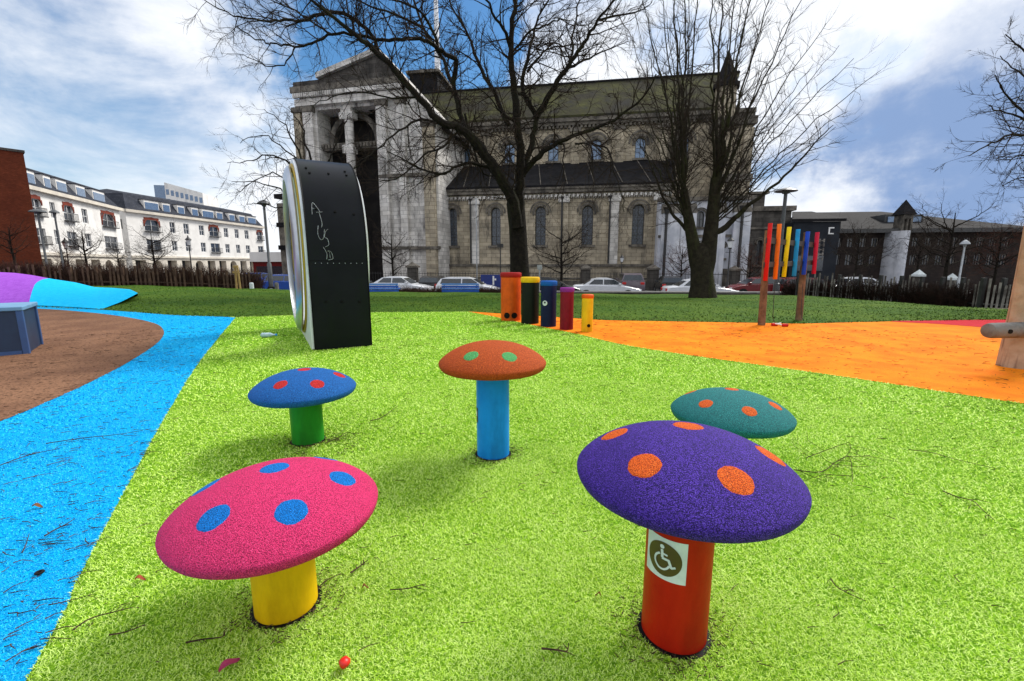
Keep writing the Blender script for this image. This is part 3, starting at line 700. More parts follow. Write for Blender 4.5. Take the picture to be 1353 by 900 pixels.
b.add([FW.pt(w0, 0, zw), FW.pt(w1, 0, zw), FW.pt(w1, -9, zw), FW.pt(w0, -9, zw)], [(0, 1, 2, 3)])
b.build('chapel_wall', 'stone_white', church)
for (a, c, zl, zh, _) in ops+ops2: arched_window(FW, church, a, c, zl, zh, glass='glass_dark', depth=.4, hood=True, hw=.12)
b = MB(); FW.box(b, w0-.2, w1+.2, -.3, .3, zw-.1, zw+.25); FW.box(b, w0, w1, .003, .18, zmid-.12, zmid+.12); FW.box(b, w0-.1, w1+.1, .003, .35, GZ, FW.z_(900, 355)); b.build('chapel_string', 'stone_trim', church)
for u, r_ in ((885, .85), (906, .7), (946, .6), (976, .7)):
    k = FW.s_(u, 320); b = MB(); FW.box(b, k-r_, k+r_, .003, .6, GZ, zw-1.2); p = b.build('buttress', 'stone_white', church)
    b = MB(); b.prism([FW.pt(k-r_-.05, .003, zw-1.19), FW.pt(k-r_-.05, .66, zw-1.19), FW.pt(k-r_-.05, .003, zw-.3)], Vector(FW.pt(2*r_+.1, 0, 0))-Vector(FW.pt(0, 0, 0))); b.build('buttress_cap', 'stone_trim', p)
for u in (877, 974):
    k = FW.s_(u, 320); b = MB(); b.tube([FW.pt(k, .85, GZ+.1), FW.pt(k, .85, zw-1.3)], .13, 8); b.tube([FW.pt(k, .85, zw-1.3), FW.pt(k, .85, zw-.7)], [.15, .35], 8); b.build('downpipe', 'iron', church)
FQ = Face((16, 46.5), (1, -T))
q0, q1 = FQ.s_(948, 200), FQ.s_(991, 200); zq = FQ.z_(975, 163)
b = MB(); ops = [(FQ.s_(u-3.5, 230), FQ.s_(u+3.5, 230), FQ.z_(u, 258), FQ.z_(u, 240), True) for u in (957,)]
FQ.wall(b, q0, q1, GZ, zq, [ops[0]], .4); b.add([FQ.pt(q0, 0, GZ), FQ.pt(q0, -12, GZ), FQ.pt(q0, -12, zq), FQ.pt(q0, 0, zq)], [(0, 1, 2, 3)])
b.add([FQ.pt(q1, 0, GZ), FQ.pt(q1, -12, GZ), FQ.pt(q1, -12, zq), FQ.pt(q1, 0, zq)], [(3, 2, 1, 0)]); b.add([FQ.pt(q0, 0, zq), FQ.pt(q1, 0, zq), FQ.pt(q1, -12, zq), FQ.pt(q0, -12, zq)], [(0, 1, 2, 3)])
b.build('west_tower', 'stone', church); arched_window(FQ, church, *ops[0][:4], glass='glass_dark', depth=.4, hw=.15)
for v_ in (238, 163): b = MB(); zz_ = FQ.z_(975, v_); FQ.box(b, q0-.3, q1+.3, .003 if v_ > 170 else -3, .55, zz_-.2, zz_+.5); b.build('tower_string', 'stone_trim', church)
for u in (953, 986):
    b = MB(); k = FQ.s_(u, 200); FQ.box(b, k-.45, k+.45, .003, .4, GZ, zq-.5); b.build('buttress', 'stone', church)
k = FQ.s_(969, 100); c = FQ.pt(k, -2.2, 0); zb_ = FQ.z_(969, 103); zt_ = FQ.z_(969, 52)
b = MB(); b.lathe([(1.05, zq), (1.05, zb_-.2)], 8, (c[0], c[1], 0)); p = b.build('turret', 'stone', church)
b = MB(); b.lathe([(1.3, zb_-.2), (1.3, zb_+.2), (1.1, zb_+.25), (.06, zt_)], 8, (c[0], c[1], 0)); b.build('turret_spire', 'slate', p)
# small block at the far left of the church
FL = Face((-24, 52), (1, -.3)); l0, l1 = FL.s_(368, 300), FL.s_(398, 300)
b = MB(); FL.box(b, l0, l1, -6, 0, GZ, FL.z_(380, 268)); p = b.build('vestry', 'stone_trim', church)
for v_ in (262, 300, 330): b = MB(); FL.box(b, l0-.1, l1+.2, .003 if v_ > 270 else -6, .2, FL.z_(380, v_), FL.z_(380, v_)+.5); b.build('vestry_string', 'slate', church)

# ---- dark stone annex right of the church
FE = Face((22, 46), (1, -T)); annex = thing('stone_annex', 'low dark stone building with square tower beside the church, behind the coloured pipes', 'building', FE.pt(FE.s_(1015), 0, RZ))
e0, e1 = FE.s_(982, 320), FE.s_(1042, 320); ze = FE.z_(1015, 279)
b = MB(); ops = [(FE.s_(u-3, 330), FE.s_(u+3, 330), FE.z_(u, 350), FE.z_(u, 318), True) for u in (1003, 1018, 1033)]
FE.wall(b, e0, e1, GZ, ze, ops, .4)
b.add([FE.pt(e1, 0, GZ), FE.pt(e1, -8, GZ), FE.pt(e1, -8, ze), FE.pt(e1, 0, ze)], [(3, 2, 1, 0)]); b.add([FE.pt(e0, 0, ze), FE.pt(e1, 0, ze), FE.pt(e1, -8, ze), FE.pt(e0, -8, ze)], [(0, 1, 2, 3)])
b.build('wall', 'stone_dark', annex)
for o_ in ops: arched_window(FE, annex, *o_[:4], glass='glass_dark', depth=.4, hw=.12)
b = MB(); FE.box(b, e0-.2, e1+.3, -8, .3, ze+.003, ze+.45); FE.box(b, e0, e1, .003, .2, FE.z_(1015, 303), FE.z_(1015, 300)); b.build('cornice', 'stone_trim', annex)
b = MB(); a, c = FE.s_(994, 265), FE.s_(1012, 265); FE.box(b, a, c, -3, -.3, ze+.46, FE.z_(1003, 256)); b.build('tower', 'stone_dark', annex)
b = MB(); FE.box(b, a-.3, c+.3, -3.3, 0, FE.z_(1003, 256)+.003, FE.z_(1003, 253)); b.build('tower_cap', 'stone_trim', annex)

# ================================================================ WHITE APARTMENT BUILDINGS AT THE LEFT
def mansard(F, root, k0, k1, z0, rise, deep, m='slate_blue', inset=1.6):
    b = MB(); A = [F.pt(k0, .2, z0), F.pt(k1, .2, z0), F.pt(k1, -deep, z0), F.pt(k0, -deep, z0)]
    B = [F.pt(k0+inset, -inset, z0+rise*.72), F.pt(k1-inset, -inset, z0+rise*.72), F.pt(k1-inset, -deep+inset, z0+rise*.72), F.pt(k0+inset, -deep+inset, z0+rise*.72)]
    C = [F.pt(k0+inset*2.5, -deep*.5, z0+rise), F.pt(k1-inset*2.5, -deep*.5, z0+rise)]
    b.add(A+B+C, [(0, 1, 5, 4), (1, 2, 6, 5), (2, 3, 7, 6), (3, 0, 4, 7), (4, 5, 9, 8), (5, 6, 9), (6, 7, 8, 9), (7, 4, 8)]); return b.build('roof', m, root)
def sash(F, root, a, c, zl, zh, balcony=False, red=False, glass='glass_dark'):
    wn = MB(); d = -.2
    F.box(wn, a, a+.08, d, d+.08, zl, zh); F.box(wn, c-.08, c, d, d+.08, zl, zh); F.box(wn, a, c, d, d+.08, zh-.08, zh); F.box(wn, a, c, d, d+.08, zl, zl+.08)
    F.box(wn, (a+c)/2-.04, (a+c)/2+.04, d, d+.07, zl, zh); F.box(wn, a, c, d, d+.06, (zl+zh)/2-.035, (zl+zh)/2+.035)
    w_ = wn.build('window', 'frame_white', root); p = MB(); F.box(p, a, c, d-.06, d-.003, zl, zh); p.build('pane', glass, w_)
    if balcony:
        q = MB(); F.box(q, a-.15, c+.15, .003, .5, zl-.12, zl)
        n = 9
        for i in range(n+1): k = a-.1+(c-a+.2)*i/n; F.box(q, k-.02, k+.02, .42, .46, zl, zl+.9)
        F.box(q, a-.12, c+.12, .4, .48, zl+.9, zl+.96); q.build('balcony', 'iron', root)
    if red:
        q = MB(); ring(F, q, a-.02, c+.02, zh-.05, zh+.3, .18, .003, .08); F.box(q, a, c, .003, .07, zh-.02, zh+.38); q.build('brick_arch', 'arch_brick', root)
def apartments(F, root, k0, k1, deep, cols_, ztop, arcade_n, roof_rise, dormers, split=True):
    H_ = ztop-RZ; z1 = RZ+H_*.34; z2 = RZ+H_*.68        # arcade top, first floor top
    b = MB(); ops1 = []; ops2 = []
    for (k, w_, bal) in cols_:
        ops1.append((k-w_/2, k+w_/2, z1+H_*.09, z1+H_*.26, False)); ops2.append((k-w_/2, k+w_/2, z2+H_*.05, z2+H_*.23, False))
    F.wall(b, k0, k1, z1, z2, ops1, .25); F.wall(b, k0, k1, z2, ztop, ops2, .25)
    b.add([F.pt(k0, 0, RZ), F.pt(k0, -deep, RZ), F.pt(k0, -deep, ztop), F.pt(k0, 0, ztop)], [(0, 1, 2, 3)])
    b.add([F.pt(k1, 0, RZ), F.pt(k1, -deep, RZ), F.pt(k1, -deep, ztop), F.pt(k1, 0, ztop)], [(3, 2, 1, 0)])
    b.build('wall', 'white_render', root)
    for (k, w_, bal), o1, o2 in zip(cols_, ops1, ops2):
        sash(F, root, *o1[:4], balcony=bal, red=False); sash(F, root, *o2[:4], balcony=bal, red=bal)
    b = MB(); aop = []; wd = (k1-k0)/arcade_n
    for i in range(arcade_n): aop.append((k0+wd*i+wd*.18, k0+wd*(i+1)-wd*.18, RZ+.1, z1-H_*.07, (i % 3 == 1)))
    F.wall(b, k0, k1, RZ, z1, aop, 1.2); b.build('arcade', 'cream_band', root)
    b = MB(); F.box(b, k0+.3, k1-.3, -1.5, -1.2, RZ, z1); b.build('shopfront', 'glass_dark', root)
    b = MB(); F.box(b, k0-.1, k1+.1, .003, .25, z1-.35, z1); F.box(b, k0-.3, k1+.3, -.3, .55, ztop-.1, ztop+.35); b.build('cornice', 'cream_band', root)
    mansard(F, root, k0, k1, ztop+.353, roof_rise, deep)
    for (k, w_) in dormers:
        d = MB(); z0 = ztop+.36; F.box(d, k-w_/2, k+w_/2, -1.6, -.15, z0, z0+roof_rise*.52); dm = d.build('dormer', 'white_render', root)
        p = MB(); F.box(p, k-w_/2+.15, k+w_/2-.15, -.147, -.1, z0+.25, z0+roof_rise*.42); p.build('dormer_pane', 'glass_sky', dm)
        t = MB(); F.box(t, k-w_/2-.1, k+w_/2+.1, -1.8, -.02, z0+roof_rise*.52+.003, z0+roof_rise*.52+.12); t.build('dormer_roof', 'slate_blue', dm)

A0 = at(40, 250, 55); A1 = at(157, 278, 76)
FH = Face((A0.x, A0.y), (A1.x-A0.x, A1.y-A0.y)); LH = (A1-A0).xy.length
h1 = thing('apartment_block', 'white apartment block with slate mansard and red arched balconies, next to the brick building', 'building', (A0.x, A0.y, RZ))
zt1 = (A0.z+A1.z)/2
cs = [(FH.s_(u, 290), w_, bl) for u, w_, bl in ((51, 1.9, True), (72, 1.1, False), (92, 2.3, True), (113, 1.5, False), (143, 4.2, True))]
apartments(FH, h1, -1.5, LH, 12, cs, zt1, 6, 3.6, [(FH.s_(u, 245), w_) for u, w_ in ((44, 1.7), (65, 1.5), (83, 2.4), (107, 2.4), (130, 3.6))])
B0 = at(165, 278, 78); B1 = at(347, 302, 114)
FG = Face((B0.x, B0.y), (B1.x-B0.x, B1.y-B0.y)); LG = (B1-B0).xy.length
h2 = thing('apartment_block', 'long white apartment block with ground floor arcade, beside the lamp post near the black ring', 'building', (B0.x, B0.y, RZ))
cs = [(FG.s_(u, 300), w_, bl) for u, w_, bl in ((201, 3.0, True), (228, 1.2, False), (246, 1.3, False), (266, 1.3, False), (282, 2.6, True), (298, 1.3, False), (312, 1.3, False), (325, 1.4, False), (342, 2.0, True))]
apartments(FG, h2, 0, LG, 14, cs, (B0.z+B1.z)/2, 11, 4.0, [(FG.s_(u, 285), w_) for u, w_ in ((203, 3), (222, 1.7), (241, 1.7), (259, 1.7), (276, 3.2), (291, 1.9), (307, 1.9), (320, 2.0), (333, 3))])
FS = Face((B0.x, B0.y), (-FG.n.x*-1, -FG.n.y*-1)) if False else Face((B0.x-.01, B0.y-.01), (FG.n.x, FG.n.y))
b = MB()
for v_ in (296, 316):
    for u in (146, 157):
        k = FS.s_(u, v_)
        if -13 < k < -.6: FS.box(b, k-.6, k+.6, .003, .06, FS.z_(u, v_)-.8, FS.z_(u, v_)+.8)
if b.v: b.build('side_window', 'glass_dark', h2)
# glass and white tower behind
FZ = Face((-110, 165), (1, .25)); tw = thing('office_tower', 'pale office tower with rows of windows rising behind the white apartment roofs', 'building', (-110, 165, RZ))
k0, k1, k2 = FZ.s_(205, 260), FZ.s_(219, 260), FZ.s_(268, 260); zt_ = FZ.z_(219, 245)
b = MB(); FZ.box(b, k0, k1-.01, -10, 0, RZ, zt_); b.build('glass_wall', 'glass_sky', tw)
b = MB(); b.hexa([FZ.pt(k1, 0, RZ), FZ.pt(k2, 0, RZ), FZ.pt(k2, -14, RZ), FZ.pt(k1, -14, RZ), FZ.pt(k1, 0, zt_+1), FZ.pt(k2, 0, FZ.z_(268, 255)), FZ.pt(k2, -14, FZ.z_(268, 255)), FZ.pt(k1, -14, zt_+1)]); b.build('wall', 'white_render', tw)
for j in range(4):
    for i in range(8):
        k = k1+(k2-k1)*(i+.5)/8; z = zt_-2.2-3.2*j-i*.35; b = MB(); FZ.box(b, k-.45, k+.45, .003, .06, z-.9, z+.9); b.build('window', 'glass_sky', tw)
# brick building at the far left
FB = Face(tuple(at(48, 300, 36).xy), (.62, .78)); bb = thing('brick_building', 'tall plain red brick building at the left edge of the view', 'building', (FB.P.x, FB.P.y, RZ))
zk = at(30, 202, 36).z
b = MB(); FB.wall(b, -26, 0, GZ, zk, [(-20+6*i, -18.6+6*i, zk-5.5, zk-3.5, False) for i in range(3)], .3)
b.add([FB.pt(0, 0, GZ), FB.pt(0, -16, GZ), FB.pt(0, -16, zk), FB.pt(0, 0, zk)], [(3, 2, 1, 0)]); b.add([FB.pt(-26, 0, zk), FB.pt(0, 0, zk), FB.pt(0, -16, zk), FB.pt(-26, -16, zk)], [(0, 1, 2, 3)])
b.build('wall', 'red_brick', bb)
b = MB(); FB.box(b, -26, .08, -16, .08, zk+.003, zk+.18); b.build('coping', 'stone_dark', bb)
for i in range(3): b = MB(); FB.box(b, -20+6*i, -18.6+6*i, -.29, -.25, zk-5.5, zk-3.5); b.build('window', 'glass_dark', bb)
# little shop far beyond, between the lamp post and the ring
p = at(359, 345, 62); sh = thing('shop', 'tiny low shop with white parapet and dark red front, seen left of the black ring', 'shop', (p.x, p.y, RZ))
b = MB(); b.box(p.x-2.6, p.x+2.2, p.y, p.y+8, RZ, p.z-.1); b.build('wall', 'car_red', sh)
b = MB(); b.box(p.x-2.8, p.x+2.4, p.y-.3, p.y+8, p.z-.097, p.z+1.2); b.build('parapet', 'white_render', sh)
b = MB(); b.box(p.x-2.2, p.x+1.8, p.y-.06, p.y-.003, RZ+.3, p.z-.7); b.build('shop_window', 'glass_dark', sh)

# ================================================================ DARK BUILDINGS AT THE RIGHT
FD = Face((46, 46), (1, -.12)); dk = thing('brown_building', 'long dark building with low hipped roof and little gabled tower, right of the church', 'building', FD.pt(FD.s_(1190), 0, RZ))
d0, d1 = FD.s_(1096, 330), FD.s_(1352, 330); zd = FD.z_(1200, 304); zrr = FD.z_(1200, 268)
b = MB(); ops = []
for r_, (vl, vh) in enumerate(((326, 314), (350, 336))):
    ops.append([(FD.s_(u-4.5, 320), FD.s_(u+4.5, 320), FD.z_(1200, vl), FD.z_(1200, vh), False) for u in list(range(1108, 1160, 16))+list(range(1210, 1345, 17))])
zm = FD.z_(1200, 331)
FD.wall(b, d0, d1, zm, zd, ops[0], .3); FD.wall(b, d0, d1, GZ, zm, ops[1], .3)
b.add([FD.pt(d0, 0, GZ), FD.pt(d0, -14, GZ), FD.pt(d0, -14, zd), FD.pt(d0, 0, zd)], [(0, 1, 2, 3)]); b.build('wall', 'brown_brick', dk)
for row in ops:
    for o_ in row:
        f = MB(); a, c, zl, zh = o_[:4]
        FD.box(f, a, a+.07, -.2, -.12, zl, zh); FD.box(f, c-.07, c, -.2, -.12, zl, zh); FD.box(f, (a+c)/2-.03, (a+c)/2+.03, -.2, -.12, zl, zh); FD.box(f, a, c, -.2, -.12, zh-.07, zh)
        w_ = f.build('window', 'fence_grey', dk); q = MB(); FD.box(q, a, c, -.26, -.203, zl, zh); q.build('pane', 'glass_dark', w_)
b = MB(); i0 = FD.s_(1108, 280); i1 = FD.s_(1235, 280)
A = [FD.pt(d0-1, .8, zd), FD.pt(d1+1, .8, zd), FD.pt(d1+1, -17, zd), FD.pt(d0-1, -17, zd)]; C = [FD.pt(i0, -8, zrr), FD.pt(i1, -8, zrr)]
b.add(A+C, [(0, 1, 5, 4), (1, 2, 5), (2, 3, 4, 5), (3, 0, 4), (3, 2, 1, 0)]); b.build('roof', 'slate', dk)
b = MB(); FD.box(b, d0-1, d1+1, .803, .95, zd-.3, zd+.1); b.build('gutter', 'frame_dark', dk)
a, c = FD.s_(1182, 290), FD.s_(1195, 290); zg = FD.z_(1185, 285)
b = MB(); op2 = [(a+.45, a+1.15, zd-.6, zd+.9, True), (a+1.65 if c-a > 2.6 else a+1.4, min(c-.2, a+2.35), zd-.6, zd+.9, True)]
F2 = Face(FD.pt(0, 1.2, 0)[:2], (FD.d.x, FD.d.y)); k0 = a; F2.wall(b, a, c, zd-1.2, zg, [(a+(c-a)*.18, a+(c-a)*.42, zd-.3, zg-.4, True), (a+(c-a)*.58, a+(c-a)*.82, zd-.3, zg-.4, True)], .4)
b.add([F2.pt(a, 0, zd-1.2), F2.pt(a, -1.3, zd-1.2), F2.pt(a, -1.3, zg), F2.pt(a, 0, zg)], [(0, 1, 2, 3)]); b.add([F2.pt(c, 0, zd-1.2), F2.pt(c, -1.3, zd-1.2), F2.pt(c, -1.3, zg), F2.pt(c, 0, zg)], [(3, 2, 1, 0)])
b.build('gable_tower', 'stone_trim', dk)
b = MB(); F2.box(b, a+.1, c-.1, -.6, -.4, zd-1, zg-.1); b.build('gable_pane', 'glass_dark', dk)
b = MB(); gm = (a+c)/2; b.add([F2.pt(a-.2, .2, zg), F2.pt(c+.2, .2, zg), F2.pt(c+.2, -1.5, zg), F2.pt(a-.2, -1.5, zg), F2.pt(gm, -.65, FD.z_(1186, 266)+.1)], [(0, 1, 4), (1, 2, 4), (2, 3, 4), (3, 0, 4), (3, 2, 1, 0)]); b.build('gable_roof', 'slate', dk)
# pale curved wall
ca, cc = FD.s_(1166, 330), FD.s_(1188, 330); zcv = FD.z_(1180, 306.5); b = MB(); pts = []
for i in range(13): t = i/12; pts.append((ca+(cc-ca)*t, 1.0+1.1*math.sin(PI*t)))
loop = [F2.pt(k, o-1.2, GZ) for k, o in pts]+[F2.pt(cc, -1.15, GZ), F2.pt(ca, -1.15, GZ)]
b.prism(loop, (0, 0, zcv-GZ)); shade_angle(b.build('curved_wall', 'stone_white', dk), 30)
for u in (1203, 1219, 1235):
    k = FD.s_(u, 290); b = MB(); zz_ = FD.z_(u, 289); FD.box(b, k-.75, k+.75, -5.2, -2.6, zz_-.6, zz_+.7); dm = b.build('dormer', 'frame_dark', dk)
    b = MB(); FD.box(b, k-.5, k+.5, -2.597, -2.5, zz_-.3, zz_+.45); b.build('dormer_pane', 'glass_sky', dm)
# navy shop block with signs
FV_ = Face(FD.pt(0, 5, 0)[:2], (FD.d.x, FD.d.y)); nv = thing('navy_building', 'dark navy clad block with small white lettering, directly behind the coloured pipes', 'building', FV_.pt(FV_.s_(1085), 0, RZ))
a, c = FV_.s_(1046, 320), FV_.s_(1108, 320); zv = FV_.z_(1080, 293)
b = MB(); FV_.box(b, a, c, -6, 0, GZ, zv); b.build('wall', 'navy_clad', nv)
b = MB(); b.prism([FV_.pt(a-.3, .3, zv), FV_.pt(c+.3, .3, zv), FV_.pt(c+.3, -6, FD.z_(1100, 281)), FV_.pt(a+2.5, -6, FD.z_(1100, 281))], (0, 0, .25)); b.build('roof', 'slate', nv)
b = MB(); k = FV_.s_(1098, 305); z = FV_.z_(1098, 305)
FV_.box(b, k-.24, k-.13, .003, .08, z-.32, z+.32); FV_.box(b, k-.127, k+.22, .003, .08, z+.21, z+.32); FV_.box(b, k-.127, k+.22, .003, .08, z-.32, z-.21); b.build('lettering', 'frame_white', nv)
b = MB(); k = FV_.s_(1084.5, 330)
for v_ in (318, 324, 330, 336, 342):
    z = FV_.z_(1084, v_); FV_.box(b, k-.25, k-.12, .003, .06, z-.16, z+.16); FV_.box(b, k+.12, k+.25, .003, .06, z-.16, z+.16); FV_.box(b, k-.117, k+.117, .003, .05, z-.05, z+.05)
b.build('lettering', 'fence_grey', nv)
for u in (1055, 1068, 1080):
    b = MB(); k = FV_.s_(u, 350); FV_.box(b, k-.45, k+.45, .003, .05, FV_.z_(u, 358), FV_.z_(u, 338)); b.build('window', 'glass_dark', nv)

# ================================================================ TREES
def wander(p, d, Ln, n, curl, up):
    pts = [p.copy()]; d = d.normalized(); s = Ln/n
    for i in range(n):
        d = (d+Vector((random.gauss(0, curl), random.gauss(0, curl), random.gauss(0, curl)+up))).normalized(); p = p+d*s; pts.append(p.copy())
    return pts
def grow(tw, p, d, Ln, r, lvl, up=.05, spread=.9, kids=(5, 5, 4)):
    n = 4 if lvl > 0 else 3
    pts = wander(p, d, Ln, n, .16, up); rr = [r*(1-.75*i/n) for i in range(n+1)]
    tw.tube(pts, rr, 4 if lvl > 1 else 3, caps=False)
    if lvl <= 0: return
    for j in range(kids[min(lvl, len(kids))-1]):
        t = random.uniform(.2, 1.0)*n; i = min(int(t), n-1); q = pts[i].lerp(pts[i+1], t-i); dd = (pts[i+1]-pts[i]).normalized()
        ax = Vector((random.gauss(0, 1), random.gauss(0, 1), random.gauss(0, 1))); ax = (ax-dd*ax.dot(dd)).normalized()
        grow(tw, q, dd+ax*random.uniform(.4, spread), Ln*random.uniform(.38, .62), max(r*.5, .004), lvl-1, up, spread, kids)
def limb(tr, tw, pts, r0, r1, every, tl, lvl=2, up=.05, start=.15, spread=.9, kids=(5, 5, 4), tr_r=.03, jit=.06):
    pts = catmull(pts, 4)
    pts = [pts[0]]+[p+Vector((random.gauss(0, jit), random.gauss(0, jit), random.gauss(0, jit)*.6)) for p in pts[1:]]
    n = len(pts); rr = [r0+(r1-r0)*(i/(n-1))**.75 for i in range(n)]
    tr.tube(pts, rr, 8 if r0 > .12 else 6, caps=True)
    acc = 0
    for i in range(1, n):
        seg = pts[i]-pts[i-1]; acc += seg.length
        while acc > every:
            acc -= every
            if i/(n-1) < start: continue
            q = pts[i-1].lerp(pts[i], random.random()); dd = seg.normalized(); ax = Vector((random.gauss(0, 1), random.gauss(0, 1), random.gauss(0, .8))); ax = (ax-dd*ax.dot(dd)).normalized()
            grow(tw, q, dd*random.uniform(.3, .9)+ax, tl*random.uniform(.6, 1.15)*(1.1-.35*i/n), min(tr_r, rr[i]*.6), lvl, up, spread, kids)
    return pts
def px(path, Y0, dY):       # pixel polyline to points, depth drifting by dY towards its end
    n = len(path); return [at(u, v, Y0+dY*(i/(n-1))) for i, (u, v) in enumerate(path)]

Y0 = 19.0
base = at(688, 399, Y0); big = thing('bare_tree', 'big spreading bare tree behind the coloured drums, in front of the church', 'tree', tuple(base), 'bare trees on the lawn')
tr, tw = MB(), MB()
tr.tube([base+Vector((0, 0, -.3)), at(689, 392, Y0), at(687, 370, Y0), at(686, 340, Y0), at(684, 300, Y0), at(681, 270, Y0), at(682, 252, Y0)], [.66, .5, .42, .38, .36, .37, .28], 16)
K3 = (5, 5, 4)
LIMBS = [
 ([(684, 292), (686, 262), (688, 222), (684, 165), (677, 105), (675, 50), (681, 0), (686, -70)], .25, .05, -1),
 ([(683, 300), (678, 268), (660, 234), (636, 198), (608, 170), (581, 160), (545, 118), (505, 75), (470, 45), (433, 17), (400, -8)], .27, .03, -3.5),
 ([(655, 228), (634, 198), (612, 160), (598, 112), (585, 78), (560, 38), (540, -15)], .17, .04, 2.5),
 ([(672, 165), (655, 125), (640, 101), (628, 70), (621, 51), (606, 25), (590, -10)], .11, .03, 2),
 ([(677, 100), (672, 53), (655, 25), (637, -10)], .09, .03, -2),
 ([(690, 232), (702, 190), (708, 152), (690, 122), (697, 80), (702, 55), (712, 22), (735, -15)], .15, .03, 2),
 ([(692, 228), (712, 206), (738, 188), (775, 174), (812, 158), (848, 130), (868, 98)], .14, .02, -2.5),
 ([(707, 158), (722, 132), (742, 100), (760, 74), (776, 50), (794, 22), (820, -12)], .14, .03, -1.5),
 ([(748, 92), (772, 80), (800, 68), (830, 55)], .07, .012, 1.5),
 ([(752, 86), (757, 50), (764, 10), (770, -30)], .06, .02, 2),
 ([(790, 26), (822, 20), (850, 12), (862, 0)], .05, .012, 0),
 ([(697, 95), (715, 72), (727, 64), (760, 58), (775, 56)], .06, .012, 2),
 ([(676, 70), (700, 42), (725, 32), (745, 26), (765, 30)], .05, .01, -2),
 ([(738, 190), (746, 194), (744, 218), (747, 240), (742, 262)], .045, .01, -1),
 ([(760, 190), (780, 192), (783, 220), (784, 246)], .045, .01, -2),
 ([(775, 190), (803, 196), (812, 225), (822, 258), (826, 280)], .045, .01, -2.5),
 ([(650, 222), (615, 216), (585, 229), (562, 226), (535, 212), (512, 200)], .08, .012, -3),
 ([(612, 162), (590, 190), (560, 205), (530, 232), (500, 240)], .06, .012, -4),
 ([(581, 160), (550, 160), (520, 178), (490, 205), (470, 215)], .06, .01, -4),
 ([(598, 112), (603, 80), (590, 72), (578, 62), (560, 52), (530, 52), (500, 53), (470, 46), (439, 46), (412, 56), (390, 62), (365, 58), (347, 55), (312, 36)], .10, .015, -4),
 ([(505, 75), (490, 45), (460, 20), (433, 17), (405, 25), (376, 27), (350, 28), (332, 25), (300, 17), (266, -2)], .09, .012, -5),
 ([(439, 46), (420, 35), (380, 10), (340, -5)], .05, .01, -2),
 ([(390, 62), (380, 82), (355, 88), (330, 76), (300, 70)], .035, .008, -1),
 ([(585, 78), (560, 20), (520, 0), (480, -20)], .07, .015, -3),
 ([(560, 38), (530, 22), (490, 8), (440, -15)], .06, .015, -3),
 ([(614, 150), (622, 185), (640, 230), (660, 232)], .05, .03, 1),
 ([(600, 100), (606, 140), (618, 180), (640, 212)], .06, .04, 1),
 ([(684, 165), (665, 150), (640, 122), (612, 105)], .05, .01, -3),
 ([(677, 120), (695, 130), (712, 155)], .06, .05, 0),
 ([(555, 128), (520, 130), (480, 122), (440, 128), (410, 140)], .05, .01, -3),
]
for pth, r0, r1, dy in LIMBS:
    limb(tr, tw, px(pth, Y0-(.1 if dy < 0 else -.1)*abs(dy), dy), r0, r1, .27, 1.6, 2, .03, .12 if r0 > .1 else 0, 1.0, (5, 5), .028, .03)
shade_angle(tr.build('trunk', 'bark', big)); tw.build('crown', 'twig', big)

# upright tree at the right
Y1 = 20.0; base = at(929, 393, Y1); t2 = thing('bare_tree', 'bare tree with twin stems and dense upright branches, right of the church windows', 'tree', tuple(base), 'bare trees on the lawn')
tr, tw = MB(), MB()
tr.tube([base+Vector((0, 0, -.3)), at(928, 388, Y1), at(928, 376, Y1), at(927, 355, Y1), at(926, 340, Y1), at(926, 327, Y1), at(926, 321, Y1)], [.66, .58, .50, .46, .44, .33, .12], 16)
tr.tube([at(925, 372, Y1), at(920, 345, Y1), at(914, 312, Y1), at(908, 280, Y1), at(903, 250, Y1)], [.28, .31, .25, .2, .17], 14)
tr.tube([at(930, 372, Y1), at(934, 345, Y1), at(939, 308, Y1), at(943, 270, Y1), at(946, 235, Y1)], [.32, .37, .30, .25, .21], 14)
def fan(sx, sv, ex, ev, r, dy, bow=.5):
    m = (sx+(ex-sx)*bow*.8, sv+(ev-sv)*.45)
    P = [(sx, sv), (sx+(m[0]-sx)*.55, sv+(m[1]-sv)*.5), m, (m[0]+(ex-m[0])*.5, m[1]+(ev-m[1])*.52), (ex, ev)]
    limb(tr, tw, px(P, Y1, dy), r*.8, .010, .44, 1.5, 1, .12, .12, .65, (5, 4), .022, .045)
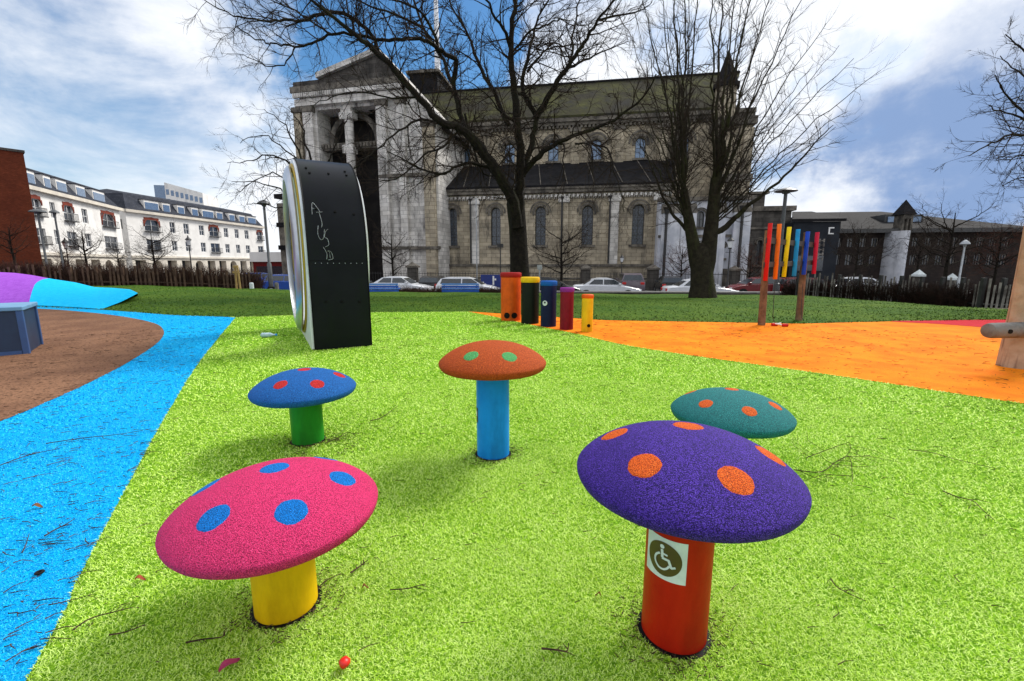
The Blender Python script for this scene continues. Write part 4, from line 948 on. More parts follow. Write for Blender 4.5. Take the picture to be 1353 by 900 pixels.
E2 = [(903, 255, 905, -60, .13, 1), (903, 262, 888, -50, .12, -2), (905, 270, 868, -30, .10, 2), (906, 280, 848, -10, .09, -1), (907, 284, 835, 45, .07, 2), (908, 290, 826, 95, .06, -2), (910, 296, 836, 130, .05, 3),
      (904, 250, 925, -50, .11, 2), (906, 262, 895, 20, .08, -3), (909, 284, 862, 60, .07, -3), (911, 292, 850, 105, .05, 1), (911, 298, 822, 160, .045, -1), (907, 275, 878, 10, .07, 3), (912, 300, 845, 190, .04, -2),
      (946, 240, 955, -60, .14, 0), (946, 246, 978, -60, .12, 2), (946, 250, 1003, -50, .12, -2), (944, 262, 1030, -40, .11, 1), (943, 270, 1062, -10, .09, -3), (942, 280, 1092, 30, .07, 2),
      (942, 285, 1128, 78, .06, -1), (941, 292, 1165, 92, .06, 1), (941, 296, 1120, 145, .05, -3), (945, 246, 968, 0, .09, 3), (945, 244, 938, -50, .10, -3), (944, 255, 1015, 20, .08, 3), (944, 262, 1040, 60, .06, -2),
      (943, 272, 1075, 85, .055, 3), (946, 240, 985, 20, .08, -3), (942, 285, 1060, 130, .05, 0), (945, 250, 990, -50, .09, 4), (903, 262, 912, -30, .09, 3), (906, 275, 890, -10, .07, 4), (944, 258, 1050, 10, .07, 4),
      (942, 280, 1110, 60, .05, 4), (905, 268, 856, 20, .06, 4), (940, 300, 1105, 168, .05, 1)]
for e in E2: fan(*e)
limb(tr, tw, px([(940, 312), (958, 300), (975, 284), (990, 270), (1012, 255), (1045, 225), (1075, 190), (1100, 165)], Y1, -1), .16, .012, .3, 1.4, 1, .08, .25, .8, (5, 4), .02, .03)
limb(tr, tw, px([(914, 310), (896, 292), (880, 268), (868, 240), (858, 215), (846, 180)], Y1, 1), .10, .012, .3, 1.3, 1, .08, .2, .8, (5, 4), .02, .03)
shade_angle(tr.build('trunk', 'bark_moss', t2)); tw.build('crown', 'twig', t2)

# tree at the right edge: trunk beyond the frame, crown reaching in
Y2 = 13.0; base = at(1470, 415, Y2); t3 = thing('bare_tree', 'bare tree reaching in from the right edge of the view', 'tree', tuple(base), 'bare trees on the lawn')
tr, tw = MB(), MB()
tr.tube([base+Vector((0, 0, -.2)), at(1466, 380, Y2), at(1455, 300, Y2), at(1448, 220, Y2)], [.34, .27, .23, .2], 12)
for pth, r0, dy in (([(1450, 240), (1420, 180), (1390, 120), (1360, 75), (1330, 45)], .09, .5), ([(1452, 260), (1410, 200), (1370, 165), (1335, 130), (1312, 100)], .08, -1), ([(1455, 300), (1410, 240), (1375, 195), (1345, 178), (1310, 190), (1282, 205)], .07, -1.5),
                    ([(1456, 310), (1420, 275), (1385, 250), (1350, 235), (1325, 245)], .05, 1), ([(1448, 220), (1420, 130), (1400, 60), (1385, 0)], .1, 1), ([(1457, 330), (1425, 300), (1390, 285), (1350, 280)], .04, 0),
                    ([(1400, 160), (1370, 120), (1345, 95), (1320, 75)], .05, 2), ([(1390, 205), (1355, 160), (1330, 150), (1305, 140)], .05, 0), ([(1420, 275), (1380, 225), (1350, 205), (1330, 215)], .04, -1)):
    limb(tr, tw, px(pth, Y2, dy), r0, .010, .2, .95, 2, .06, .2, .9, (4, 4), .014, .02)
shade_angle(tr.build('trunk', 'bark', t3)); tw.build('crown', 'twig', t3)

# tree behind the black ring
Y3 = 15.0; base = at(428, 400, Y3); t4 = thing('bare_tree', 'slender bare tree standing behind the black ring', 'tree', tuple(base), 'bare trees on the lawn')
tr, tw = MB(), MB()
tr.tube([base+Vector((0, 0, -.3)), at(428, 380, Y3), at(425, 330, Y3), at(420, 280, Y3), at(414, 235, Y3)], [.2, .16, .14, .12, .1], 10)
for pth, r0, dy in (([(420, 285), (395, 262), (370, 250), (340, 240), (305, 240)], .05, -.5), ([(418, 260), (392, 225), (362, 205), (335, 212), (300, 215)], .05, 1), ([(416, 245), (395, 200), (375, 165), (348, 145)], .05, 0), ([(422, 300), (390, 280), (355, 272), (325, 268)], .04, -1),
                    ([(414, 235), (405, 190), (395, 160), (380, 140)], .05, 1), ([(416, 245), (440, 200), (455, 165), (462, 150)], .045, 1), ([(421, 275), (450, 240), (478, 215), (500, 205)], .04, 1), ([(405, 225), (370, 190), (340, 178), (318, 190)], .03, -1),
                    ([(400, 262), (365, 230), (345, 235), (310, 255)], .03, 1)):
    limb(tr, tw, px(pth, Y3, dy), r0, .008, .26, .95, 2, .0, .1, 1.0, (4, 3), .012, .03)
shade_angle(tr.build('trunk', 'bark', t4)); tw.build('crown', 'twig', t4)

# small street trees: three kinds, then copies
def small_tree(h, sp, seed, m, lvl=2, n=11, tw_m='twig'):
    random.seed(seed); root = thing('street_tree', 'x', 'tree', (0, 0, 0), 'small bare street trees'); tr, tw = MB(), MB()
    tr.tube([(0, 0, -.1), (0, 0, h*.12), (.03, .02, h*.3), (-.02, 0, h*.55), (.02, .03, h*.85)], [h*.024, h*.019, h*.016, h*.011, h*.004], 8)
    for i in range(n):
        z = h*random.uniform(.25, .72); a = i*2.4+random.random(); r = sp*random.uniform(.7, 1.05)*(1.1-z/h*.5)
        P = [Vector((0, 0, z)), Vector((math.cos(a)*r*.35, math.sin(a)*r*.35, z+h*.06)), Vector((math.cos(a)*r*.75, math.sin(a)*r*.75, z+h*random.uniform(.12, .2))), Vector((math.cos(a)*r, math.sin(a)*r, z+h*random.uniform(.2, .33)))]
        limb(tr, tw, P, h*.009, h*.0015, h*.05, h*.2, lvl, .05, .1, .9, (4, 4), h*.002+.003, h*.006)
    shade_angle(tr.build('trunk', 'bark', root)); tw.build('crown', tw_m, root); return root
def place(root, u, v, Y, h0, htop_v, label, first=False):
    p = at(u, v, Y); top = at(u, htop_v, Y); s = (top.z-p.z)/h0
    o = root if first else dup(root, rz=random.uniform(0, 6.28)); o.location = p; o.scale = (s, s, s); o['label'] = label; return o
kA = small_tree(6, 2.3, 21, 'bark'); kB = small_tree(6, 3.2, 33, 'bark', n=14); kC = small_tree(5, 2.0, 45, 'bark', n=16, tw_m='twig_red')
place(kA, 520, 388, 36, 6, 296, 'small bare tree before the church, just right of the black ring', True)
place(kB, 741, 390, 36, 6, 285, 'small bare tree before the church, between the coloured drums and the white car', True)
place(kA, 118, 372, 40, 6, 292, 'small bare tree in front of the white apartment block nearest the brick building')
place(kB, 207, 370, 50, 6, 296, 'wide bare tree in front of the long arcaded apartment block')
place(kC, 22, 365, 30, 5, 288, 'reddish bare tree in front of the brick building', True)
place(kC, 898, 392, 37, 5, 318, 'small reddish bare tree left of the twin-stemmed tree')
place(kC, 988, 392, 38, 5, 325, 'small reddish bare tree left of the coloured pipes')
place(kB, 1128, 378, 34, 6, 290, 'bare tree behind the fence, between the coloured pipes and the pale curved wall')
place(kB, 1246, 385, 24, 6, 262, 'tallest bare tree behind the fence, right of the pale curved wall')
place(kA, 1208, 382, 30, 6, 300, 'narrow bare tree behind the fence, just right of the pale curved wall')
place(kC, 1310, 390, 24, 5, 292, 'bushy bare tree behind the fence beside the log post')
place(kC, 88, 368, 34, 5, 322, 'low reddish bare tree left of the smaller apartment block tree')
place(kA, 160, 368, 44, 6, 318, 'low bare tree between the two white apartment blocks')
random.seed(11)

# ================================================================ FENCES AND HEDGES
def hedge(name, label, pts, h, m, n, thick=.5, hjit=.35, cat='hedge'):
    o = MB(); tot = len(pts)-1
    for i in range(n):
        t = random.random()*tot; k = min(int(t), tot-1); p = pts[k].lerp(pts[k+1], t-k)+Vector((random.gauss(0, .05), random.uniform(-thick, thick), 0))
        hh = h*random.uniform(1-hjit, 1+hjit*.5); d = Vector((random.gauss(0, .22), random.gauss(0, .22), 1)).normalized()
        q = p+d*hh*.5; e = q+(d+Vector((random.gauss(0, .25), random.gauss(0, .25), 0))).normalized()*hh*.5
        o.tube([p, q, e], [.014, .010, .004], 3, caps=False)
        for j in range(3):
            s = p.lerp(e, random.uniform(.2, .9)); o.tube([s, s+Vector((random.gauss(0, .16), random.gauss(0, .12), random.uniform(.02, .25)))], [.007, .003], 3, caps=False)
    ob = o.build(name, m); return tag(ob, label, cat)
def lawn_far(u): fy = interp(u, FU, FY); return at(u, interp(u, FU, FV), fy)
def paling(name, label, pts, h, step, m, rail_m, wd=.07, post=2.0, jit=.08, gap=.0):
    p0 = pts[0]; root = thing(name, label, 'fence', tuple(p0)); b = MB(); rls = (MB(), MB())
    for i in range(len(pts)-1):
        a, c = pts[i], pts[i+1]; Ln = (c-a).length; d = (c-a).normalized(); n = max(1, int(Ln/step)); nn = Vector((-d.y, d.x, 0))
        for j in range(n):
            if random.random() < gap: continue
            q = a+d*(j+.5)*Ln/n; hh = h*random.uniform(1-jit, 1+jit); w_ = wd*random.uniform(.7, 1.2)/2
            e = d*w_; f = nn*.012; t = Vector((random.gauss(0, .015), 0, hh))
            b.hexa([q-e-f, q+e-f, q+e+f, q-e+f, q-e-f+t, q+e-f+t, q+e+f+t, q-e+f+t])
            tip = q+t+Vector((0, 0, wd*.8)); 
        for zf, rl in zip((.25, .8), rls):
            f = nn*.02; f0 = nn*.014; z = Vector((0, 0, h*zf)); zz_ = Vector((0, 0, .04))
            rl.hexa([a+z+f0, c+z+f0, c+z+f0+f*2, a+z+f0+f*2, a+z+zz_+f0, c+z+zz_+f0, c+z+zz_+f0+f*2, a+z+zz_+f0+f*2])
        q = a; pw = Vector((.05, 0, 0)); ps = MB(); ps.box(q.x-.05, q.x+.05, q.y+.08, q.y+.18, q.z-.2, q.z+h*1.08); ps.build('fence_post', rail_m, root)
    b.build('pale', m, root)
    for rl in rls: rl.build('rail', rail_m, root); return root
ptsL = [lawn_far(u)+Vector((0, .25, -.05)) for u in range(-160, 331, 35)]
paling('paling_fence', 'low brown paling fence with hedge behind it, left beyond the lawn', ptsL, .82, .15, 'fence_wood', 'fence_wood', .07, gap=.25, jit=.2)
hedge('hedge', 'bare brown hedge along the fence at the left, below the white apartments', [p+Vector((0, .7, -.1)) for p in ptsL], 1.02, 'hedge_twig', 5200, .4, .5)
ptsR = [lawn_far(u)+Vector((0, .3, -.05)) for u in range(1060, 1501, 28)]
paling('paling_fence', 'dark weathered paling fence along the right edge of the lawn', ptsR, 1.0, .11, 'fence_grey', 'iron', .05, gap=.3, jit=.15)
hedge('hedge', 'dark reddish bare hedge behind the fence at the right', [p+Vector((0, 1.1, -.1)) for p in ptsR], .85, 'hedge_dark', 3800, .45, .5)
# low wall beside the pavement
b = MB(); P = [at(u, interp(u, [480, 640, 1060], [383, 384.5, 386]), 25.2) for u in range(470, 1061, 59)]; root = thing('low_wall', 'low grey stone wall between the lawn and the street', 'wall', (P[0].x, P[0].y, RZ))
for i in range(len(P)-1):
    a, c = P[i], P[i+1]; b.hexa([(a.x, a.y, RZ-.1), (c.x, c.y, RZ-.1), (c.x, c.y+.3, RZ-.1), (a.x, a.y+.3, RZ-.1), (a.x, a.y, a.z-.08), (c.x, c.y, c.z-.08), (c.x, c.y+.3, c.z-.08), (a.x, a.y+.3, a.z-.08)])
b.build('masonry', 'stone_dark', root); b = MB()
for i in range(len(P)-1):
    a, c = P[i], P[i+1]; b.hexa([(a.x, a.y-.05, a.z-.077), (c.x, c.y-.05, c.z-.077), (c.x, c.y+.35, c.z-.077), (a.x, a.y+.35, a.z-.077), (a.x, a.y-.05, a.z), (c.x, c.y-.05, c.z), (c.x, c.y+.35, c.z), (a.x, a.y+.35, a.z)])
b.build('coping', 'kerb', root)
hedge('hedge', 'thin strip of brown shrubs along the low wall between the blue benches', [at(u, 389, 24.6) for u in range(490, 700, 30)], .32, 'hedge_twig', 900, .2)
# iron railings and piers before the church
rr_ = thing('railing', 'black iron railing along the foot of the church', 'railing', (0, 43, RZ)); b = MB(); bars = MB()
for k in np.arange(-17, 25, .28):
    q = FA.pt(k, 3.2, 0); bars.tube([(q[0], q[1], RZ+.1), (q[0], q[1], RZ+1.5), (q[0], q[1], RZ+1.62)], [.018, .018, .002], 4)
for z in (.3, 1.4): b = MB(); FA.box(b, -17, 25, 3.18, 3.22, RZ+z, RZ+z+.05); b.build('rail', 'iron', rr_)
bars.build('bar', 'iron', rr_)
b = MB(); FA.box(b, -17, 25, 3.05, 3.35, RZ-.03, RZ+.28); b.build('footing', 'stone_dark', rr_)
PIER = thing('gate_pier', 'x', 'gate pier', (0, 0, 0), 'stone gate piers')
b = MB(); b.box(-.4, .4, -.4, .4, -.1, 1.9); b.box(-.46, .46, -.46, .46, -.1, .3); b.build('shaft', 'stone_dark', PIER)
b = MB(); b.box(-.52, .52, -.52, .52, 1.903, 2.05); b.add([(-.48, -.48, 2.05), (.48, -.48, 2.05), (.48, .48, 2.05), (-.48, .48, 2.05), (0, 0, 2.4)], [(0, 1, 4), (1, 2, 4), (2, 3, 4), (3, 0, 4)]); b.build('cap', 'stone_trim', PIER)
PIERP = None
def pier(u, v_top, Y, lab, first=False, cap=None):
    p = at(u, v_top, Y); o = PIER if first else dup(PIER); s = (p.z-RZ)/2.4; o.location = (p.x, p.y, RZ); o.scale = (s, s, s); o['label'] = lab
    if cap:
        for ch in o.children:
            if ch.name.startswith('cap'): ch.data = ch.data.copy(); ch.data.materials[0] = M[cap]
        o.scale = (s*.55, s*.55, s)
pier(545, 346, 41, 'dark gate pier before the church, between the two benches', True)
pier(774, 349, 41, 'dark gate pier standing right behind the white car')
pier(863, 349, 39, 'dark gate pier between the dark hatchback and the white saloon')
pier(971, 351, 39, 'dark gate pier behind the twin-stemmed tree, before the pale chapel')
pier(1215, 356, 27, 'gate pier with pale cap behind the right fence, left one', cap='sticker_white')
pier(1259, 361, 25, 'gate pier with pale cap behind the right fence, right one', cap='sticker_white')

# ================================================================ LAMPS, POSTS
def modern_lamp(u, vt, Y, foot, lab, r=.045, hat=.42, base_v=None, m='lamp_grey'):
    t = at(u, vt, Y); root = thing('street_lamp', lab, 'street lamp', (t.x, t.y, foot), 'modern street lamps with flat round hoods')
    b = MB(); b.tube([(t.x, t.y, foot), (t.x, t.y, foot+1.2), (t.x, t.y, foot+1.25), (t.x, t.y, t.z-.15)], [r*1.7, r*1.6, r, r*.85], 10); shade_angle(b.build('pole', m, root))
    b = MB(); b.lathe([(.03, t.z), (hat*.45, t.z-.05), (hat*.85, t.z-.13), (hat, t.z-.2), (hat*.95, t.z-.22), (hat*.4, t.z-.22), (hat*.3, t.z-.33), (.03, t.z-.35)], 20, (t.x, t.y, 0)); shade_angle(b.build('hood', m, root)); return root
modern_lamp(1039, 248, 26.5, RZ, 'grey street lamp with domed hood rising behind the coloured pipes', .11, .6)
modern_lamp(348, 264, 24, -.1, 'tall grey lamp post standing left of the black ring', .07, .32, m='lamp_grey')
modern_lamp(49, 276, 30, RZ, 'grey lamp post in front of the apartments, nearest the brick building', .07, .45)
modern_lamp(71, 277, 31, RZ, 'grey pole with narrow head beside the lamp post, in front of the apartments', .06, .28)
modern_lamp(1276, 317, 22, -.8, 'street lamp with bright round hood among the trees at the right', .045, .2, m='galv')
LAN = thing('lantern_lamp', 'x', 'street lamp', (0, 0, 0), 'old-style lantern lamps')
b = MB(); b.tube([(0, 0, 0), (0, 0, .9), (0, 0, 1.0), (0, 0, 3.2)], [.12, .09, .05, .035], 10); b.tube([(-.28, 0, 2.9), (.28, 0, 2.9)], .02, 6); shade_angle(b.build('post', 'iron', LAN))
b = MB(); b.lathe([(.10, 3.2), (.2, 3.62)], 6); b.build('lantern_glass', 'lamp_glass', LAN)
b = MB(); b.lathe([(.24, 3.623), (.22, 3.68), (.06, 3.85), (.03, 4.0)], 8); b.lathe([(.12, 3.12), (.12, 3.197)], 8); b.build('lantern_cap', 'iron', LAN)
def lantern(u, vt, Y, lab, first=False):
    p = at(u, vt, Y); s = (p.z-RZ)/4.0; o = LAN if first else dup(LAN); o.location = (p.x, p.y, RZ); o.scale = (s, s, s); o['label'] = lab
lantern(248, 311, 52, 'black lantern lamp in front of the long white apartment block', True)
lantern(966, 311, 33, 'black lantern lamp with white glass before the pale chapel')
lantern(822, 336, 38, 'small black lantern lamp above the dark hatchback, before the church')
lantern(85, 314, 40, 'black lantern lamp before the apartment block, left of its bare tree')
# sign poles
def sign_pole(u, vt, vb, Y, lab, plate=True, m='iron', w_=.5):
    t = at(u, vt, Y); root = thing('sign_pole', lab, 'sign', (t.x, t.y, RZ)); b = MB(); b.tube([(t.x, t.y, RZ), (t.x, t.y, t.z)], .045, 8); b.build('pole', m, root)
    if plate: b = MB(); b.box(t.x-w_/2, t.x+w_/2, t.y-.06, t.y-.03, t.z-.28, t.z); b.build('sign_plate', m, root)
sign_pole(661, 322, 380, 37, 'thin dark pole with small plate left of the big tree trunk')
sign_pole(713, 350, 390, 27, 'thin pale pole rising behind the black drum', True, 'galv', .3)
sign_pole(629, 262, 385, 40, 'tall pale pole standing against the church wall behind the parked car', False, 'galv')
p = at(650, 363, 36); sg = thing('notice_board', 'dark blue notice board by the church railings behind the parked car', 'notice board', (p.x, p.y, RZ))
b = MB(); b.box(p.x-.9, p.x+.9, p.y-.04, p.y+.04, RZ+.35, p.z); b.build('board', 'sign_blue', sg)
b = MB(); b.box(p.x-.85, p.x-.77, p.y+.043, p.y+.1, RZ, p.z-.1); b.box(p.x+.77, p.x+.85, p.y+.043, p.y+.1, RZ, p.z-.1); b.build('leg', 'iron', sg)
b = MB(); b.box(p.x+.05, p.x+.18, p.y-.06, p.y-.043, RZ+.7, p.z-.1); b.box(p.x+.2, p.x+.34, p.y-.06, p.y-.043, p.z-.45, p.z-.3); b.build('poster', 'frame_white', sg)
# small timber things at the left of the lawn
p = at(315, 382, 21.5); st = thing('tree_stake', 'pale timber tree stake frame at the end of the left fence', 'tree stake', tuple(p))
for dx in (-.08, .10): b = MB(); b.tube([(p.x+dx, p.y, p.z-.1), (p.x+dx*.6, p.y, p.z+1.12)], .045, 8); b.build('stake', 'stake_wood', st)
b = MB(); b.box(p.x-.16, p.x+.16, p.y-.07, p.y-.04, p.z+.75, p.z+.85); b.box(p.x-.12, p.x+.1, p.y-.07, p.y-.04, p.z+1.0, p.z+1.1); b.build('crossbar', 'stake_wood', st)
for u, lab in ((333, 'short beige wooden bollard by the lamp post'), (366, 'short beige wooden bollard between lamp post and black ring')):
    p = at(u, 383, 23.0); b = MB(); b.lathe([(.1, -.1), (.1, .32), (.085, .36), (.02, .37)], 14, tuple(p)); tag(b.build('bollard', 'sticker_white' if u < 340 else 'rail_wood', smooth=False), lab, 'bollard', 'short bollards at the lawn edge')

# blue slatted benches at the far lawn edge
def bench(u0, u1, lab, first=True):
    Yb = 24.1; a, c = at(u0, 390, Yb), at(u1, 390, Yb); top = at((u0+u1)/2, 374.5, Yb).z; root = thing('park_bench', lab, 'bench', tuple((a+c)/2), 'blue slatted benches'); z0 = a.z-.12; hgt = top-z0
    for i, (f0, f1, m) in enumerate(((.20, .34, 'bench_blue'), (.38, .54, 'bench_blue'), (.58, .66, 'bench_pale'), (.70, .84, 'bench_blue'), (.88, 1.0, 'bench_pale'))):
        b = MB(); b.box(a.x, c.x, Yb-.02-.015*i, Yb+.01-.015*i, z0+hgt*f0, z0+hgt*f1); b.build('slat', m, root, bevel=.006)
    b = MB(); b.box(a.x, c.x, Yb+.02, Yb+.45, z0+hgt*.58, z0+hgt*.64); b.build('seat', 'bench_blue', root, bevel=.006)
    for x in (a.x+.1, c.x-.15): b = MB(); b.box(x, x+.05, Yb+.02, Yb+.07, z0-.1, z0+hgt*.97); b.box(x, x+.05, Yb+.38, Yb+.43, z0-.3, z0+hgt*.57); b.build('leg', 'iron', root)
bench(477, 527, 'blue slatted bench nearest the black ring, in front of a white car')
bench(584, 633, 'blue slatted bench midway between the black ring and the coloured drums')

# ================================================================ CARS
def car(paint, label, style='saloon'):
    root = thing('parked_car', label, 'car', (0, 0, 0), 'cars parked along the street')
    Lc = 4.5 if style != 'hatch' else 4.1; W_ = .88
    if style == 'saloon':
        prof = [(-2.22, .35), (-2.25, .62), (-2.2, .88), (-2.05, .96), (-1.3, 1.0), (.95, .94), (1.55, .86), (2.05, .74), (2.22, .6), (2.24, .36), (2.1, .24), (-2.1, .24)]
        top = [(-1.55, .99), (-.95, 1.36), (-.5, 1.45), (.1, 1.44), (.45, 1.36), (1.15, .93)]
    elif style == 'hatch':
        prof = [(-2.0, .35), (-2.05, .65), (-2.02, .95), (-1.9, 1.0), (-1.0, 1.02), (.9, .97), (1.45, .9), (1.95, .74), (2.08, .58), (2.1, .36), (1.95, .24), (-1.9, .24)]
        top = [(-1.98, 1.0), (-1.72, 1.38), (-1.3, 1.48), (-.1, 1.47), (.35, 1.38), (1.08, .96)]
    else:
        prof = [(-2.15, .4), (-2.2, .75), (-2.15, 1.1), (-2.05, 1.15), (-1.0, 1.17), (.9, 1.12), (1.6, 1.05), (2.05, .9), (2.15, .65), (2.17, .4), (2.05, .3), (-2.05, .3)]
        top = [(-2.1, 1.15), (-1.85, 1.62), (-1.4, 1.72), (.0, 1.7), (.45, 1.6), (1.15, 1.1)]
    def side(pts, cx, r):       # cut a wheel arch into the sill line
        return pts
    b = MB(); secs = []; n = len(prof)
    for y, s_, dz in ((-W_, .965, -.0), (-W_+.06, 1, 0), (0, 1.012, 0), (W_-.06, 1, 0), (W_, .965, 0)):
        secs.append([(x*s_, y, (z-.6)*(.9 if abs(y) > W_-.03 else 1)+.6+dz) for x, z in prof])
    for s_ in secs: b.v.extend(s_)
    for i in range(4):
        for k in range(n): b.f.append((i*n+k, i*n+(k+1) % n, (i+1)*n+(k+1) % n, (i+1)*n+k))
    b.f.append(tuple(range(n))[::-1]); b.f.append(tuple(4*n+k for k in range(n)))
    shade_angle(b.build('body', paint, root), 35)
    b = MB(); m = len(top); roofy = W_-.26
    vs = []
    for y0, y1 in ((-1, -1), (1, 1)):
        for j, (x, z) in enumerate(top):
            q = (z-top[0][1])/(max(t[1] for t in top)-top[0][1]); q = min(1, max(0, q)); vs.append((x, y0*(W_-.05-.21*q), z))
    b.add(vs, [tuple(range(m))[::-1], tuple(range(m, 2*m))]+[(j, j+1, m+j+1, m+j) for j in range(m-1)]+[(m-1, 0, m, 2*m-1)])
    shade_angle(b.build('cabin', paint, root), 30)
    # glazing laid just outside the cabin faces
    zmx = max(t[1] for t in top); zl = top[0][1]+.05; zh = zmx-.1
    for sgn in (-1, 1):
        for (xa, xb, xc, xd) in (((top[0][0]+.35, -.28, -.28, top[1][0]+.12), (-.2, top[-1][0]-.2, top[-2][0]-.02, -.2)) if style == 'saloon' else ((top[0][0]+.25, -.35, -.35, top[1][0]+.1), (-.27, top[-1][0]-.2, top[-2][0]-.02, -.27))):
            yl = W_-.05-.21*((zl-top[0][1])/(zmx-top[0][1]))+.012; yh = W_-.05-.21*((zh-top[0][1])/(zmx-top[0][1]))+.012
            g = MB(); g.hexa([(xa, sgn*(yl-.02), zl), (xb, sgn*(yl-.02), zl), (xb, sgn*yl, zl), (xa, sgn*yl, zl), (xd, sgn*(yh-.02), zh), (xc, sgn*(yh-.02), zh), (xc, sgn*yh, zh), (xd, sgn*yh, zh)]); g.build('side_window', 'car_glass', root)
    def pane(x0, z0, x1, z1, nm, out_):
        dx, dz = x1-x0, z1-z0; nl = math.hypot(dx, dz); ox, oz = out_*abs(dz)/nl*.012, abs(dx)/nl*.012
        f0 = .1; f1 = .92; A = (x0+dx*f0, z0+dz*f0); B = (x0+dx*f1, z0+dz*f1); y0_ = W_-.13; y1_ = W_-.30
        g = MB(); g.add([(A[0]+ox, -y0_, A[1]+oz), (A[0]+ox, y0_, A[1]+oz), (B[0]+ox, y1_, B[1]+oz), (B[0]+ox, -y1_, B[1]+oz)], [(0, 1, 2, 3)]); g.build(nm, 'car_glass', root)
    pane(top[-1][0], top[-1][1], top[-2][0], top[-2][1], 'windscreen', 1); pane(top[0][0], top[0][1], top[1][0], top[1][1], 'rear_window', -1)
    wx = 1.35 if style == 'saloon' else 1.25
    for x in (-wx, wx):
        for sgn in (-1, 1):
            t = MB(); t.tube([(x, sgn*(W_-.19), .31), (x, sgn*(W_-.17), .31), (x, sgn*(W_+.015), .31), (x, sgn*(W_+.02), .31)], [.27, .31, .31, .28], 20); wh = t.build('wheel', 'tyre', root)
            r_ = MB(); r_.tube([(x, sgn*(W_+.021), .31), (x, sgn*(W_+.03), .31)], [.2, .185], 14); r_.build('rim', 'rim_alloy', wh)
        for sgn in (-1, 1): ar = MB(); ar.tube([(x, sgn*(W_-.04), .33), (x, sgn*(W_+.004), .33)], .36, 18); ar.build('wheel_arch', 'tyre', root)
    fx, rx_ = prof[8][0]-.02, prof[1][0]+.03
    for sgn in (-1, 1):
        h = MB(); h.box(fx-.22, fx+.02, sgn*.62-.16, sgn*.62+.16, prof[7][1]-.12, prof[7][1]-.01); h.build('headlight', 'light_clear', root, bevel=.02)
        h = MB(); h.box(rx_-.06, rx_+.15, sgn*.66-.14, sgn*.66+.14, prof[2][1]-.2, prof[2][1]-.03); h.build('tail_light', 'light_red', root, bevel=.02)
        mr = MB(); mr.box(.72, .88, sgn*(W_+.02)-.07, sgn*(W_+.02)+.07, top[0][1]+.0, top[0][1]+.12); mr.build('mirror', paint, root, bevel=.02)
    bm_ = MB(); bm_.box(prof[9][0]-.08, prof[9][0]+.03, -.75, .75, .26, .42); bm_.build('bumper', 'frame_dark', root, bevel=.02)
    return root
def park(root, u, v_roof, Y, rz, lab, copy=True, h=1.45, paint=None, scale=1.0):
    p = at(u, v_roof, Y); o = dup(root) if copy else root; o.location = (p.x, p.y, p.z-h*scale if True else RZ); o.location.z = max(RZ-.06, min(o.location.z, RZ+.12)); o.rotation_euler.z = rz; o['label'] = lab; o.scale = (scale,)*3
    return o
SL = R(-6)
wc = car('car_white', 'x'); park(wc, 801, 367, 30.2, SL, 'white saloon car parked behind the crimson and yellow drums', False)
park(wc, 925, 370, 29.2, SL, 'white saloon car half hidden behind the twin-stemmed tree')
park(wc, 527, 365, 31.0, SL, 'white car parked behind the blue bench nearest the black ring')
hc = car('car_white', 'x', 'hatch'); park(hc, 619, 366, 30.6, SL, 'white hatchback parked behind the blue bench midway to the drums', False, 1.48, scale=1.02)
bc = car('car_blue', 'x', 'hatch'); park(bc, 388, 362, 33, SL, 'bright blue car half hidden behind the black ring', False, 1.48)
park(bc, 350, 360, 40, R(30), 'bright blue car parked behind the lamp post at the left', True, 1.48)
kc = car('car_black', 'x', 'hatch'); park(kc, 727, 366, 30.3, SL, 'black hatchback parked behind the blue and black drums', False, 1.48)
sv = car('car_silver', 'x', 'suv'); park(sv, 832, 363, 35.5, R(83), 'dark purplish grey car seen from behind before the church, right of the white saloon', False, 1.7)
park(kc, 884, 369, 35.5, R(80), 'black hatchback seen from behind between two gate piers')
park(kc, 575, 369, 36, R(84), 'black car parked end-on between the two white parked cars')
rc = car('car_red', 'x', 'hatch'); park(rc, 1000, 371, 32.5, R(175), 'dark red car parked left of the coloured pipes', False, 1.48)
park(rc, 1072, 375, 31, R(-10), 'dark red car behind the coloured pipes, right of their right post')
park(wc, 1128, 372, 33.5, R(172), 'white saloon car parked behind the right fence')
park(kc, 470, 371, 35, SL, 'black car behind the lower part of the black ring')
park(kc, 240, 362, 36, R(10), 'black car behind the left fence')

